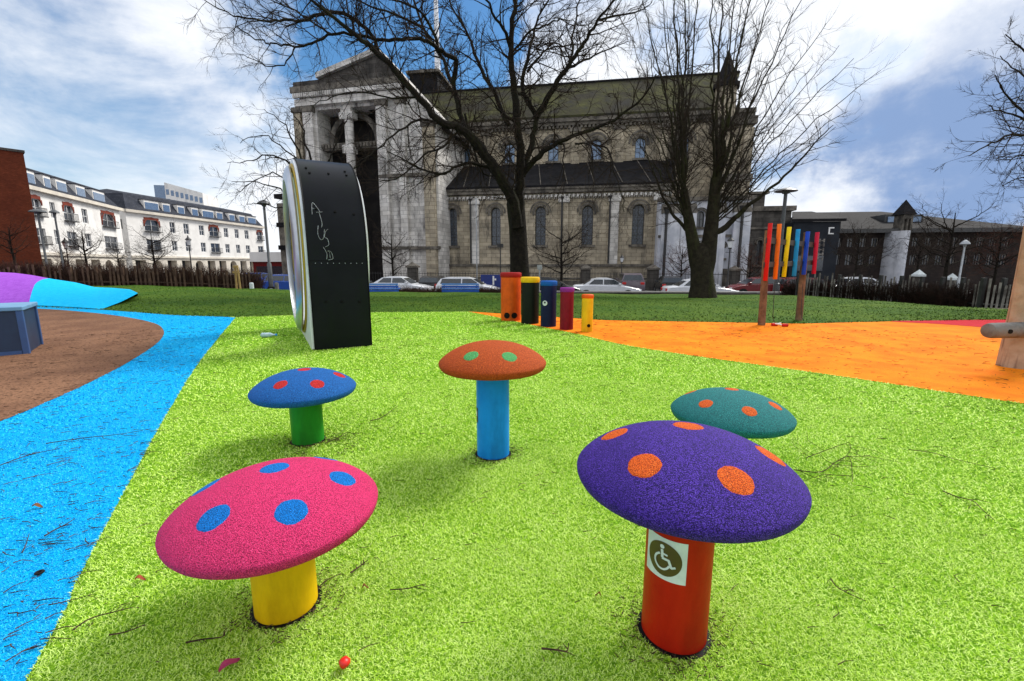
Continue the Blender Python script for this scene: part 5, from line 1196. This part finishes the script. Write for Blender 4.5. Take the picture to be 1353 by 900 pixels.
# ================================================================ MUSHROOM SEATS
CR, DH, SR = .30, .115, .0928
def cap_z(r):
    q = min(1, r/CR); return DH*(max(0, 1-q**2.15))**.8
def mushroom(name_lab, mx, my, h, cap_m, spot_m, stem_m, spots, srad):
    root = thing('mushroom_seat', name_lab, 'mushroom seat', (mx, my, 0), 'giant mushroom play seats')
    b = MB(); prof = [(SR+.004, -.03), (SR, .0), (SR, h-.03)]; b.lathe(prof, 48, (mx, my, 0)); shade_angle(b.build('stem', stem_m, root))
    b = MB(); b.lathe([(SR+.0005, .0085), (SR+.013, .006)], 48, (mx, my, 0), close=False); b.build('base_ring', 'bolt', root)  # thin flat black ring lying around the foot of the stem
    pr = [(.001, h+cap_z(0))]+[(CR*math.sin(t*PI/2), h+cap_z(CR*math.sin(t*PI/2))) for t in np.linspace(.03, .95, 34)]
    pr += [(CR, h-.002), (CR*.997, h-.010), (CR*.986, h-.020), (CR*.966, h-.029), (CR*.935, h-.036), (CR*.88, h-.039), (SR, h-.039)]
    b = MB(); b.lathe(pr, 96, (mx, my, 0)); shade_angle(b.build('cap', cap_m, root), 60)
    for (u, v) in spots:
        best = None
        for i in range(60):
            for j in range(120):
                r = CR*.98*i/60; a = 2*PI*j/120; p = (mx+r*math.cos(a), my+r*math.sin(a), h+cap_z(r)); q = proj(p)
                # keep to the side facing the camera
                d = (q[0]-u)**2+(q[1]-v)**2+(0 if True else 0)
                nr = Vector((math.cos(a)*(cap_z(max(r-.004, 0))-cap_z(r+.004))/.008, math.sin(a)*(cap_z(max(r-.004, 0))-cap_z(r+.004))/.008, 1)).normalized()
                if nr.dot(Vector((0, 0, EYE))-Vector(p)) < 0: d += 400
                if best is None or d < best[0]: best = (d, r, a)
        _, r, a = best; c = Vector((mx+r*math.cos(a), my+r*math.sin(a), 0))
        b = MB(); vs = []; K1, K2 = 8, 40; sl = math.hypot(1, (cap_z(max(r-.01, 0))-cap_z(min(r+.01, CR)))/.02)
        for i in range(K1+1):
            for j in range(K2):
                g = 2*PI*j/K2; rad = srad*i/K1*(1+.018*math.sin(5*g+u)+.012*math.sin(11*g+v)+(.012*math.sin(23*g) if i == K1 else 0)); dr = rad*math.cos(g)/sl; dt = rad*math.sin(g)
                x = c.x+math.cos(a)*dr-math.sin(a)*dt; y = c.y+math.sin(a)*dr+math.cos(a)*dt; rr = math.hypot(x-mx, y-my)
                if rr > CR*.985: f = CR*.985/rr; x = mx+(x-mx)*f; y = my+(y-my)*f; rr = CR*.985
                vs.append((x, y, h+cap_z(rr)+(.0016 if i < K1 else -.001)))
        fs = [(i*K2+j, (i+1)*K2+j, (i+1)*K2+(j+1) % K2, i*K2+(j+1) % K2) for i in range(K1) for j in range(K2)]
        b.add(vs, fs); b.build('spot', spot_m, root, smooth=True)
    return root
D = {m[0]: m[1:] for m in MUSH}
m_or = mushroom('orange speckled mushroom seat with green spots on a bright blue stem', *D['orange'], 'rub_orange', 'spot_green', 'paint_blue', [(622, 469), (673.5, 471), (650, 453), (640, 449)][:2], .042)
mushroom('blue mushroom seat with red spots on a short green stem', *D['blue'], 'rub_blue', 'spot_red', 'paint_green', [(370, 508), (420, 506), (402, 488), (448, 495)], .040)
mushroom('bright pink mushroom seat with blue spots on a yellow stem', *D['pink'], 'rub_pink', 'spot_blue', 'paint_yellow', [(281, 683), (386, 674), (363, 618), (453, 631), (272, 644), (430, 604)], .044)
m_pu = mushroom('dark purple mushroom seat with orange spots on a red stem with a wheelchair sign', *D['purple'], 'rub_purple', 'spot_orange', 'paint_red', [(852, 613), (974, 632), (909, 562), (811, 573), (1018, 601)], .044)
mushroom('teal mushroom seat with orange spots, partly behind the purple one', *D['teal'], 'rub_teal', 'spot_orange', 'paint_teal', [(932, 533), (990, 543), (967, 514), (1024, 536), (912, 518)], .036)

# wheelchair sticker bent round the red stem
px_, py_, ph_ = D['purple']
toc = math.atan2(-py_, -px_)           # direction from the stem towards the camera
TH = math.radians(-24)
def on_stem(cx, cy, th, s, z, o): a = toc+th+s/SR; return (cx+(SR+o)*math.cos(a), cy+(SR+o)*math.sin(a), z)
ZC = .5*(at(873, 705, py_-.08).z+at(873, 780, py_-.08).z)
def patch(b, f, x0, x1, y0, y1, o, n=18):
    vs = [f(x0+(x1-x0)*i/n, y, o) for i in range(n+1) for y in (y0, y1)]; b.add(vs, [(2*i, 2*i+2, 2*i+3, 2*i+1) for i in range(n)])
fs_ = lambda x, y, o: on_stem(px_, py_, TH, x, ZC+y, o)
HS = .062
stk = MB(); patch(stk, fs_, -HS, HS, -HS*1.0, HS*1.0, .0012, 24); sticker = stk.build('sticker', 'sticker_white', m_pu, smooth=True)
b = MB(); RD = .050; K1, K2 = 6, 40
vs = [fs_(RD*i/K1*math.cos(2*PI*j/K2), RD*i/K1*math.sin(2*PI*j/K2), .0022) for i in range(K1+1) for j in range(K2)]
b.add(vs, [(i*K2+j, (i+1)*K2+j, (i+1)*K2+(j+1) % K2, i*K2+(j+1) % K2) for i in range(K1) for j in range(K2)]); b.build('disc', 'sticker_olive', sticker, smooth=True)
def stroke(b, f, pts, w_, o):
    P = [Vector(p) for p in catmull([(x, y, 0) for x, y in pts], 6)] if len(pts) > 2 else [Vector((pts[0][0]+(pts[1][0]-pts[0][0])*t/6, pts[0][1]+(pts[1][1]-pts[0][1])*t/6, 0)) for t in range(7)]
    vs = []
    for i, p in enumerate(P):
        t = (P[min(i+1, len(P)-1)]-P[max(i-1, 0)]).normalized(); nn = Vector((-t.y, t.x, 0))*w_/2; vs += [f(p.x+nn.x, p.y+nn.y, o), f(p.x-nn.x, p.y-nn.y, o)]
    b.add(vs, [(2*i, 2*i+1, 2*i+3, 2*i+2) for i in range(len(P)-1)])
b = MB(); q = .0032
vs = [fs_(-.004+.0062*math.cos(2*PI*j/16), .036+.0062*math.sin(2*PI*j/16), q) for j in range(16)]; b.add(vs, [tuple(range(16))])
stroke(b, fs_, [(-.004, .028), (-.002, .004)], .0075, q); stroke(b, fs_, [(-.003, .017), (.012, .015)], .005, q+.0002)
stroke(b, fs_, [(-.003, .003), (.016, .002)], .007, q+.0004); stroke(b, fs_, [(.015, .004), (.024, -.019)], .007, q+.0006); stroke(b, fs_, [(.023, -.018), (.034, -.013)], .006, q+.0008)
stroke(b, fs_, [(-.009, .015), (-.019, .006), (-.023, -.006), (-.020, -.018), (-.010, -.028), (.003, -.029), (.013, -.022), (.018, -.013)], .0058, q+.001)
b.build('wheelchair_symbol', 'sticker_white', sticker)
# small sticker on the blue stem
ox, oy, oh = D['orange']; tco = math.atan2(-oy, -ox)
fo = lambda x, y, o: (ox+(SR+o)*math.cos(tco+R(-83)+x/SR), oy+(SR+o)*math.sin(tco+R(-83)+x/SR), .262+y)
b = MB(); patch(b, fo, -.035, .03, -.055, .03, .0012); s2 = b.build('sticker', 'sticker_black', m_or); b = MB(); patch(b, fo, -.02, .022, -.02, .012, .0022); b.build('sticker_mark', 'sticker_white', s2)

# ================================================================ BLACK PLAY RING
RC = Vector((-3.12, 6.69, 0)); rw = Vector((.877, .48, 0)); re = Vector((-.48, .877, 0)); HW, RH, WD = 1.27, 1.28, .71
ringo = thing('play_ring', 'large black arched play ring with white side and yellow edge, scribbled in white', 'play equipment', tuple(RC+rw*WD/2))
def rp_(w_, e, z): return RC+rw*w_+re*e+Vector((0, 0, z))
def arch_pts(hw, zc, n=40, z0=-.05): return [(hw*-1, z0)]+[(-hw*math.cos(PI*i/n), zc+hw*math.sin(PI*i/n)) for i in range(n+1)]+[(hw, z0)]
# note: e negative is the end nearest the camera
b = MB(); A = arch_pts(HW, RH); m = len(A); B = arch_pts(HW-.05, RH)
for (L0, flip) in ((A, 0), (B, 1)):
    vs = [rp_(0, e, z) for e, z in L0]+[rp_(WD, e, z) for e, z in L0]; f = [(i, i+1, m+i+1, m+i) for i in range(m-1)]; b.add(vs, [tuple(reversed(x)) for x in f] if flip else f)
shade_angle(b.build('band', 'panel_black', ringo), 30)
def annulus(name, mt, w0, w1, ro, ri, outer=None, zc=RH, n=64):
    b = MB(); N_ = n
    if outer is None: O = [(ro*math.cos(2*PI*i/N_), zc+ro*math.sin(2*PI*i/N_)) for i in range(N_)]
    else: O = outer(N_)
    I = [(ri*math.cos(2*PI*i/N_), zc+ri*math.sin(2*PI*i/N_)) for i in range(N_)]
    vs = [rp_(w0, *p) for p in O]+[rp_(w0, *p) for p in I]+[rp_(w1, *p) for p in O]+[rp_(w1, *p) for p in I]
    f = []
    for i in range(N_):
        j = (i+1) % N_; f += [(i, j, N_+j, N_+i), (2*N_+i, 3*N_+i, 3*N_+j, 2*N_+j), (i, 2*N_+i, 2*N_+j, j), (N_+i, N_+j, 3*N_+j, 3*N_+i)]
    b.add(vs, f); return shade_angle(b.build(name, mt, ringo), 30)
def arch_outer(hw):
    def f(n):
        out = []
        for i in range(n):
            a = 2*PI*i/n; c, s = math.cos(a), math.sin(a)
            if s >= 0: out.append((hw*c, RH+hw*s))
            else:
                k = min(hw/abs(c) if abs(c) > 1e-6 else 1e9, (RH+.04)/abs(s)); out.append((k*c, RH+k*s))
        return out
    return f
annulus('side_panel', 'ring_white', -.03, .0, None, 1.08, arch_outer(HW-.012)); annulus('side_panel', 'ring_white', WD, WD+.004, None, 1.08, arch_outer(HW-.05))
annulus('yellow_ring', 'ring_yellow', -.05, -.032, 1.20, 1.10); annulus('far_rim', 'ring_white', WD+.006, WD+.04, 1.19, 1.10)
annulus('inner_tube', 'ring_white', -.02, WD+.02, 1.09, 1.03)
# steel dish on the near side: a shallow spinning bowl rim
b = MB(); prof = [(1.16, -.068), (1.17, -.09), (1.13, -.12), (1.04, -.145), (.98, -.145), (1.0, -.12), (1.06, -.08), (1.07, -.068)]; N_ = 72
vs = [rp_(w_, r*math.cos(2*PI*k/N_), RH+r*math.sin(2*PI*k/N_)) for r, w_ in prof for k in range(N_)]; mm = len(prof)
b.add(vs, [(i*N_+k, ((i+1) % mm)*N_+k, ((i+1) % mm)*N_+(k+1) % N_, i*N_+(k+1) % N_) for i in range(mm) for k in range(N_)]); shade_angle(b.build('steel_rim', 'steel', ringo), 40)
def on_band(w_, s, o):      # s = arc length from the near foot upwards
    if s < RH: return rp_(w_, -HW-o, s)
    t = (s-RH)/HW; return rp_(w_, -(HW+o)*math.cos(t), RH+(HW+o)*math.sin(t))
def bolt(w_, s, r=.018, m='bolt'):
    b = MB(); c = on_band(w_, s, .0); c2 = on_band(w_, s, .014); b.tube([c, c2], [r, r*.8], 10); return b.build('bolt', m, ringo)
for w_, s in ((.10, 2.50), (.13, 2.38), (.36, 2.40), (.58, 2.50), (.585, 2.40), (.14, 1.78), (.36, 1.75), (.585, 1.73), (.17, .62), (.36, .61), (.58, .60)): bolt(w_, s, .017)
for i in range(9): bolt(.08+.07*i, 1.10, .006, 'galv')
b = MB()
for w_ in (.004, WD-.004): b.tube([on_band(w_, .02+.08*i, .004) for i in range(41)], .008, 5)
b.tube([on_band(.01+.7*i/8, 1.13, .001) for i in range(9)], .003, 4); b.build('edge_seam', 'bolt', ringo)
for i in range(14): b = MB(); c = rp_(.05+.048*i, 0, RH+HW-.004); b.tube([c, c+Vector((0, 0, .016))], [.016, .012], 8); b.build('bolt_head', 'lamp_grey', ringo)
# white scribble: A T U S n, top to bottom
b = MB(); G = [[(.07, 1.76), (.10, 1.92), (.22, 1.80)], [(.09, 1.84), (.17, 1.83)], [(.15, 1.79), (.27, 1.80)], [(.20, 1.79), (.235, 1.66), (.22, 1.60)], [(.16, 1.62), (.14, 1.52), (.18, 1.45), (.24, 1.47), (.27, 1.58)],
               [(.34, 1.58), (.29, 1.55), (.26, 1.48), (.31, 1.46), (.33, 1.39), (.26, 1.36)], [(.22, 1.36), (.28, 1.28), (.27, 1.21)], [(.30, 1.31), (.36, 1.30), (.39, 1.22), (.30, 1.20)], [(.33, 1.30), (.34, 1.22)]]
for g in G:
    pts = [on_band(w_, s-.06, .003) for w_, s in [(.09+(p.x-.07)*.62, p.y) for p in catmull([(a, c, 0) for a, c in g], 5)]]; b.tube(pts, .0032, 5)
b.build('scribble', 'scribble', ringo)

# ================================================================ PLAY DRUMS
def drum(u, vb, vt, wpx, body, lid, lab, lidf=.09, hole=False):
    p = ground(u, vb-2); r = wpx/2/FPX*p.y*1.0; p.y += r*.6; top = at(u, vt, p.y).z; root = thing('play_drum', lab, 'play drum', tuple(p), 'upright play drums'); h = top
    b = MB(); b.lathe([(r*.97, -.02), (r*.97, h*(1-lidf))], 32, tuple(p)); shade_angle(b.build('body', body, root))
    b = MB(); b.lathe([(r, h*(1-lidf)), (r*1.04, h*(1-lidf)+.01), (r*1.04, h-.02), (r*1.0, h-.006), (r*.9, h), (.01, h+.004)], 32, tuple(p)); shade_angle(b.build('lid', lid, root))
    if hole:
        for a in ((-.4, .35) if hole == 2 else (.15,)):
            b = MB(); an = -PI/2+a; c = p+Vector((math.cos(an)*r*.975, math.sin(an)*r*.975, .11)); d = Vector((math.cos(an), math.sin(an), 0)); b.tube([c-d*.02, c+d*.004], .035*r/.12, 12); b.build('sound_hole', 'bolt', root)
    return root, p, r, h
drum(675, 426, 360, 27.5, 'drum_orange', 'drum_red', 'tallest play drum, orange with a dark red lid', .10, 2)
drum(700.5, 430, 366, 24.5, 'drum_black', 'drum_yellow', 'black play drum with a yellow lid', .115)
dr, dp, drr, dh = drum(725, 434, 371, 21.5, 'drum_navy', 'drum_blue', 'dark blue play drum with bright blue lid and small white round sticker', .105)
drum(749, 438, 380, 18.5, 'drum_crimson', 'drum_purple', 'crimson play drum with a purple lid', .10)
drum(776, 441, 389, 15.5, 'drum_yellow', 'drum_orange', 'shortest play drum, yellow with an orange lid', .10, 1)
b = MB(); an = -PI/2-.55; c = dp+Vector((math.cos(an)*drr, math.sin(an)*drr, .42)); d = Vector((math.cos(an), math.sin(an), 0)); b.tube([c-d*.006, c+d*.004], .045, 18); s3 = b.build('sticker', 'sticker_white', dr)
b = MB(); c2 = c+d*.005; b.tube([c2+Vector((0, 0, .012))-d*.002, c2+Vector((0, 0, .012))+d*.003], .018, 10); b.build('sticker_mark', 'sticker_black', s3)

# ================================================================ CHIME FRAME
ch = thing('chime_frame', 'play chime stand with six coloured hanging pipes on two wooden posts', 'play equipment', tuple(ground(1030, 430)))
YC = ground(1006, 430).y
def yy(u): return YC+(u-1010)*.012
for (u0, v0, u1, v1) in ((1012, 345, 1006, 431), (1062.5, 345, 1054.5, 431)):
    b = MB(); a = at(u1, v1, yy(u0)); a.z = -.03; c = at(u0, v0, yy(u0)); e = a+(c-a)*1.45; b.tube([a, c, e], [.062, .055, .05], 12); shade_angle(b.build('post', 'post_wood', ch))
PIPES = ((1018, 295, 1011, 371, 'chime_red'), (1030, 296, 1024, 369, 'chime_orange'), (1043, 300, 1035.5, 366, 'chime_yellow'), (1054.7, 303, 1049, 365, 'chime_cyan'), (1067.5, 306, 1061.7, 363, 'chime_blue'), (1080, 307, 1075, 362, 'chime_crimson'))
for i, (u0, v0, u1, v1, m) in enumerate(PIPES):
    Yp = yy(u0)-.13; a, c = at(u0, v0, Yp), at(u1, v1, Yp); d = (a-c).normalized(); b = MB(); r_ = .036
    b.tube([c, c+d*.004, a-d*.004, a], [r_*.93, r_, r_, r_*.93], 18); pp = b.build('pipe', m, ch); shade_angle(pp)
    b = MB(); q = a.lerp(c, .3); b.tube([q, q+Vector((0, .1, 0))], .012, 8); q = a.lerp(c, .72); b.tube([q, q+Vector((0, .1, 0))], .012, 8); b.build('pipe_bracket', 'iron', pp)
for f in (.3, .72):
    P0 = at(1018, 295, yy(1012)-.04).lerp(at(1011, 371, yy(1012)-.04), f); P1 = at(1080, 307, yy(1078)-.04).lerp(at(1075, 362, yy(1078)-.04), f)
    b = MB(); d = (P1-P0).normalized(); P0 -= d*.06; P1 += d*.06; h_ = Vector((0, 0, .045)); t_ = Vector((0, .04, 0)); b.hexa([P0-h_, P1-h_, P1-h_+t_, P0-h_+t_, P0+h_, P1+h_, P1+h_+t_, P0+h_+t_]); b.build('crossbar', 'frame_dark', ch)
for (u, v) in ((1024, 372), (1061, 375)):
    a = at(u, v, yy(u)-.1); c = Vector((a.x+.06, a.y-.06, .035)); mid = (a+c)/2+Vector((-.03, 0, -.1)); b = MB(); b.tube(catmull([a, mid, Vector((a.x+.02, a.y-.03, .1)), c], 6), .006, 5); cord = b.build('mallet_cord', 'iron', ch)
for (u, v, dx) in ((1023, 431, .16), (1037, 432, -.13)):
    p = ground(u, v); b = MB(); b.tube([p+Vector((0, 0, .03)), p+Vector((dx, .08, .045))], .011, 8); hn = b.build('mallet', 'frame_white', ch); b = MB(); b.tube([p+Vector((-.045, 0, .03)), p+Vector((.045, .0, .03))], .028, 12); b.build('mallet_head', 'chime_red', hn)

# ================================================================ LOG POST AND BEAM, BLUE BOX
p = ground(1341, 485); lg = thing('log_post', 'tall pale log post with horizontal grey beam at the right edge', 'play equipment', tuple(p))
b = MB(); pts = [p+Vector((.0, .0, z)) for z in (-.05, 0, .25, .6, 1.0, 1.5, 2.0, 2.6)]; pts = [q+Vector((.012*math.sin(q.z*3), .01*math.cos(q.z*2), 0)) for q in pts]
b.tube(pts, [.140, .137, .134, .132, .130, .128, .125, .12], 28); shade_angle(b.build('post', 'log_wood', lg))
a = at(1304, 437, p.y-.22); b = MB(); L_ = 2.2; d = Vector((1, .12, 0)).normalized(); prof = [(0, .045), (.015, .07), (.05, .078), (.3, .08), (1.0, .082), (L_, .08)]
b.tube([a+d*t for t, _ in prof], [r_ for _, r_ in prof], 18); bo = b.build('beam', 'rail_wood', lg); shade_angle(bo)
b = MB(); q = a+d*.17+Vector((0, -.075, .0)); b.tube([q, q+Vector((0, -.012, 0))], .022, 12); b.build('bolt', 'bolt', bo)
b = MB(); q = p+Vector((-.02, -.135, 1.0)); b.tube([q, q+Vector((0, -.01, 0))], .016, 10); b.build('bolt', 'bolt', lg)

c0 = ground(40, 468); c1 = ground(58, 455); ex = (c1-c0).normalized(); ey = Vector((-ex.y, ex.x, 0)); Lb, Wb = 2.2, max((c1-c0).length, .35)
bxo = thing('planter_box', 'low dark blue box with pale blue rim at the left edge', 'planter box', tuple(c0)); Hb = at(45, 405, c0.y).z
def bp_(i, j, z): return c0+ex*i+ey*j+Vector((0, 0, z))
if ey.x > 0: ey = -ey
def bbx(b, i0, i1, j0, j1, z0, z1): return b.hexa([bp_(i0, j0, z0), bp_(i1, j0, z0), bp_(i1, j1, z0), bp_(i0, j1, z0), bp_(i0, j0, z1), bp_(i1, j0, z1), bp_(i1, j1, z1), bp_(i0, j1, z1)])
b = MB(); bbx(b, .02, Wb-.02, .02, Lb-.02, 0, Hb-.05); b.build('panel', 'box_navy', bxo)
for (i, j) in ((0, 0), (Wb-.06, 0), (0, Lb-.06), (Wb-.06, Lb-.06)): b = MB(); bbx(b, i, i+.06, j, j+.06, 0, Hb-.053); b.build('corner_post', 'box_blue', bxo, bevel=.006)
b = MB(); bbx(b, -.01, Wb+.01, -.01, Lb, Hb-.05, Hb); b.build('lid', 'box_lid', bxo, bevel=.01)
b = MB(); bbx(b, .005, Wb-.005, .065, Lb-.065, .0, .05); b.build('bottom_rail', 'box_blue', bxo)

# ================================================================ LITTER, TWIGS, LEAVES
p = ground(354, 446); b = MB(); b.tube([p+Vector((-.10, .0, .035)), p+Vector((-.085, .0, .035)), p+Vector((.03, .02, .035)), p+Vector((.07, .028, .035)), p+Vector((.10, .033, .035))], [.02, .036, .036, .016, .015], 14)
bt = thing('plastic_bottle', 'small clear plastic bottle lying on the turf left of the black ring', 'bottle', tuple(p)); shade_angle(b.build('body', 'litter_clear', bt)); b = MB(); b.tube([p+Vector((.101, .033, .035)), p+Vector((.12, .037, .035))], .017, 10); b.build('bottle_cap', 'paint_blue', bt)
p = ground(456, 886); b = MB(); rs = random.Random(3); vs = []
for i in range(5):
    for j in range(8): g = 2*PI*j/8; rr = [.004, .011, .014, .011, .003][i]*(1+.25*rs.random()); vs.append((p.x+rr*math.cos(g), p.y+rr*math.sin(g), .014+[0, .003, .012, .02, .024][i]))
b.add(vs, [(i*8+j, i*8+(j+1) % 8, (i+1)*8+(j+1) % 8, (i+1)*8+j) for i in range(4) for j in range(8)]+[tuple(range(32, 40))]); rd = b.build('crumpled_wrapper', 'litter_red', smooth=True); tag(rd, 'tiny bright red crumpled wrapper on the green turf, front centre-left', 'litter')
def leaf(u, v, ln, ang, m, lab, nm='fallen_leaf'):
    p = ground(u, v); b = MB(); d = Vector((math.cos(ang), math.sin(ang), 0)); s_ = Vector((-d.y, d.x, 0)); vs = []
    for i in range(9):
        t = i/8; w_ = ln*.22*math.sin(PI*t)**.7; z = .014+.008*math.sin(PI*t*1.5); c = p+d*ln*(t-.5)
        vs += [tuple(c+s_*w_+Vector((0, 0, z+.006))), tuple(c+Vector((0, 0, z))), tuple(c-s_*w_+Vector((0, 0, z+.004)))]
    b.add(vs, [f for i in range(8) for f in ((3*i, 3*i+1, 3*i+4, 3*i+3), (3*i+1, 3*i+2, 3*i+5, 3*i+4))])
    o = b.build(nm, m); md = o.modifiers.new('thick', 'SOLIDIFY'); md.thickness = .001; tag(o, lab, 'leaf' if nm != 'wrapper_strip' else 'litter'); return o
leaf(304, 884, .055, 1.05, 'litter_pink', 'long pink wrapper strip on the turf at the bottom left of centre', 'wrapper_strip')
leaf(186, 770, .03, .3, 'leaf_red', 'reddish dead leaf on the turf left of the pink mushroom')
leaf(50, 673, .04, .2, 'leaf_dry', 'dry tan leaf on the blue strip, upper left')
leaf(483, 781, .02, .5, 'leaf_dry', 'dry brown leaf right of the yellow stem')
leaf(790, 791, .02, 2.5, 'leaf_dry', 'dry brown leaf left of the red stem')
# a rubber ring lying on the blue strip
p = ground(53, 761); b = MB(); N_ = 20
vs = [(p.x+(.0095+.0045*math.cos(2*PI*j/8))*math.cos(2*PI*i/N_), p.y+(.0095+.0045*math.cos(2*PI*j/8))*math.sin(2*PI*i/N_), .014+.0045*math.sin(2*PI*j/8)) for i in range(N_) for j in range(8)]
b.add(vs, [(i*8+j, ((i+1) % N_)*8+j, ((i+1) % N_)*8+(j+1) % 8, i*8+(j+1) % 8) for i in range(N_) for j in range(8)]); tag(b.build('rubber_ring', 'tyre', smooth=True), 'small dark ring lying on the blue strip near the left edge', 'litter')
def twig(pts_px, r, lab=None, side=3, seed=0, mb=None):
    rs = random.Random(seed); P = [ground(u, v) for u, v in pts_px]; P = [q+Vector((rs.gauss(0, .003), rs.gauss(0, .003), .017+abs(rs.gauss(0, .003)))) for q in P]; b = mb or MB()
    C = catmull(P, 4); n = len(C); b.tube(C, [r*(1-.6*i/n) for i in range(n)], 5)
    Ln = sum((C[i+1]-C[i]).length for i in range(n-1))
    for k in range(side):
        i = rs.randrange(1, n-1); d = (C[i+1]-C[i]).normalized(); s_ = Vector((-d.y, d.x, 0))*rs.choice((-1, 1)); q = C[i]; l = Ln*rs.uniform(.12, .3)
        b.tube([q, q+(d*.6+s_)*l*.5+Vector((0, 0, .004)), q+(d*1.5+s_*1.4)*l*.6], [r*.55, r*.45, r*.25], 4)
    if mb is None: o = b.build('twig', 'fallen_twig'); tag(o, lab, 'twig', 'fallen twigs'); return o
for i, (pp, r, lab, sd_) in enumerate((
    ([(62, 807), (90, 800), (128, 790)], .0022, 'dark twig crossing the edge of the blue strip at lower left', 4), ([(95, 839), (120, 826), (155, 815), (180, 808)], .0026, 'longest twig on the turf at lower left, below the pink mushroom', 3),
    ([(144, 848), (165, 842), (190, 832)], .0026, 'short thick twig at lower left, below the longest twig', 3), ([(246, 857), (268, 853), (290, 848), (300, 845)], .0028, 'forked dark twig below the pink mushroom cap', 5),
    ([(418, 790), (433, 776), (450, 765)], .0026, 'curved twig touching the foot of the yellow stem', 2), ([(464, 762), (474, 756), (488, 747)], .0034, 'stubby knotted twig right of the yellow stem', 5),
    ([(516, 786), (540, 783), (548, 782), (563, 778)], .0022, 'thin twig on the turf right of the pink mushroom', 4), ([(715, 868), (735, 867), (748, 868), (752, 856)], .0030, 'branching twig at the bottom, left of the red stem', 5),
    ([(490, 560), (505, 554), (525, 540)], .0032, 'dark twig on the turf between the green and blue stems', 3), ([(1200, 598), (1230, 603), (1265, 612), (1320, 626)], .0024, 'long straight twig on the turf, upper right', 2),
    ([(1246, 654), (1262, 660), (1285, 668), (1300, 680), (1313, 693)], .0028, 'long curved twig on the turf at the right', 4), ([(1050, 625), (1085, 628), (1105, 615), (1122, 608), (1126, 642)], .0030, 'tangled curly twig right of the purple mushroom', 8),
    ([(1065, 610), (1090, 600), (1118, 590), (1122, 600), (1100, 625)], .0022, 'thin looping twig right of the purple mushroom, behind the tangled one', 6), ([(58, 715), (75, 706), (90, 697), (100, 690)], .0032, 'dark forked twig on the blue strip at left', 3),
    ([(30, 736), (36, 724), (40, 712)], .0022, 'small upright-pointing twig on the blue strip at left', 2), ([(430, 590), (445, 583), (460, 575), (470, 580)], .0030, 'tuft of twigs beside the green stem', 8),
    ([(255, 700-40), (240, 668), (225, 672)], .0018, 'faint twig at the edge of the blue strip, behind the pink mushroom', 2), ([(60, 590), (110, 582), (160, 577), (200, 570)], .0030, 'long dark twig lying across the blue strip', 4),
    ([(0, 620), (40, 606), (80, 596)], .0030, 'long twig running in from the left edge over the blue strip', 3), ([(1095, 770), (1110, 785), (1140, 800)], .0022, 'small twig on the turf right of the red stem', 3))):
    twig(pp, r, lab, sd_, i+1)
# countless crumbs of bark, bud scales and hair-thin twigs
mb = MB(); rs = random.Random(5)
for i in range(3600):
    r = math.sqrt(rs.uniform(.8, 9.5**2)); a = rs.uniform(-R(56), R(56)); x, y = r*math.sin(a), r*math.cos(a)
    if any((x-q[1])**2+(y-q[2])**2 < .11**2 for q in MUSH): continue
    ln = abs(rs.gauss(0, .022))+.004; g = rs.uniform(-.5, .9) if rs.random() < .7 else rs.uniform(0, PI); d = Vector((math.cos(g), math.sin(g), 0)); q = Vector((x, y, .0165+.002*rs.random())); k = Vector((-d.y, d.x, 0))*rs.gauss(0, .18)*ln
    sc_ = 1+.12*r
    mb.tube([q, q+d*ln*.5*sc_+k, q+d*ln*sc_], [.0014*sc_, .0011*sc_, .0006*sc_], 3, caps=False)
for i in range(420):        # more on the blue strip, combed by the wind
    u = rs.uniform(0, 290); v = rs.uniform(430, 880); p = ground(u, v)
    if not bool(inside(np.array([p.x]), np.array([p.y]), blue_poly)[0]): continue
    ln = abs(rs.gauss(0, .04))+.008; g = rs.gauss(.35, .5); d = Vector((math.cos(g), math.sin(g), 0)); q = p+Vector((0, 0, .012)); mb.tube([q, q+d*ln*.5+Vector((rs.gauss(0, .006), rs.gauss(0, .006), .002)), q+d*ln], [.0022, .0018, .0008], 3, caps=False)
for (mx, my) in ((-1.272, 2.641), (-.730, 1.281), (-.109, 2.442), (.486, 1.177), (1.162, 2.273), (-1.1, 2.5)):      # drifts around the stems
    for i in range(260):
        a = rs.uniform(0, 2*PI); r = .105+abs(rs.gauss(0, .045)); x, y = mx+r*math.cos(a), my+r*math.sin(a); g = rs.uniform(0, PI); ln = rs.uniform(.004, .018); d = Vector((math.cos(g), math.sin(g), 0)); q = Vector((x, y, .0130)); mb.tube([q, q+d*ln], [.0016, .0008], 3, caps=False)
db = mb.build('twig_debris', 'fallen_twig'); tag(db, 'fine dark twig crumbs scattered over the playground', 'twig debris', kind='stuff')
for b_ in list(bpy.data.objects):
    if b_.get('label') == 'x': print('UNLABELLED', b_.name)
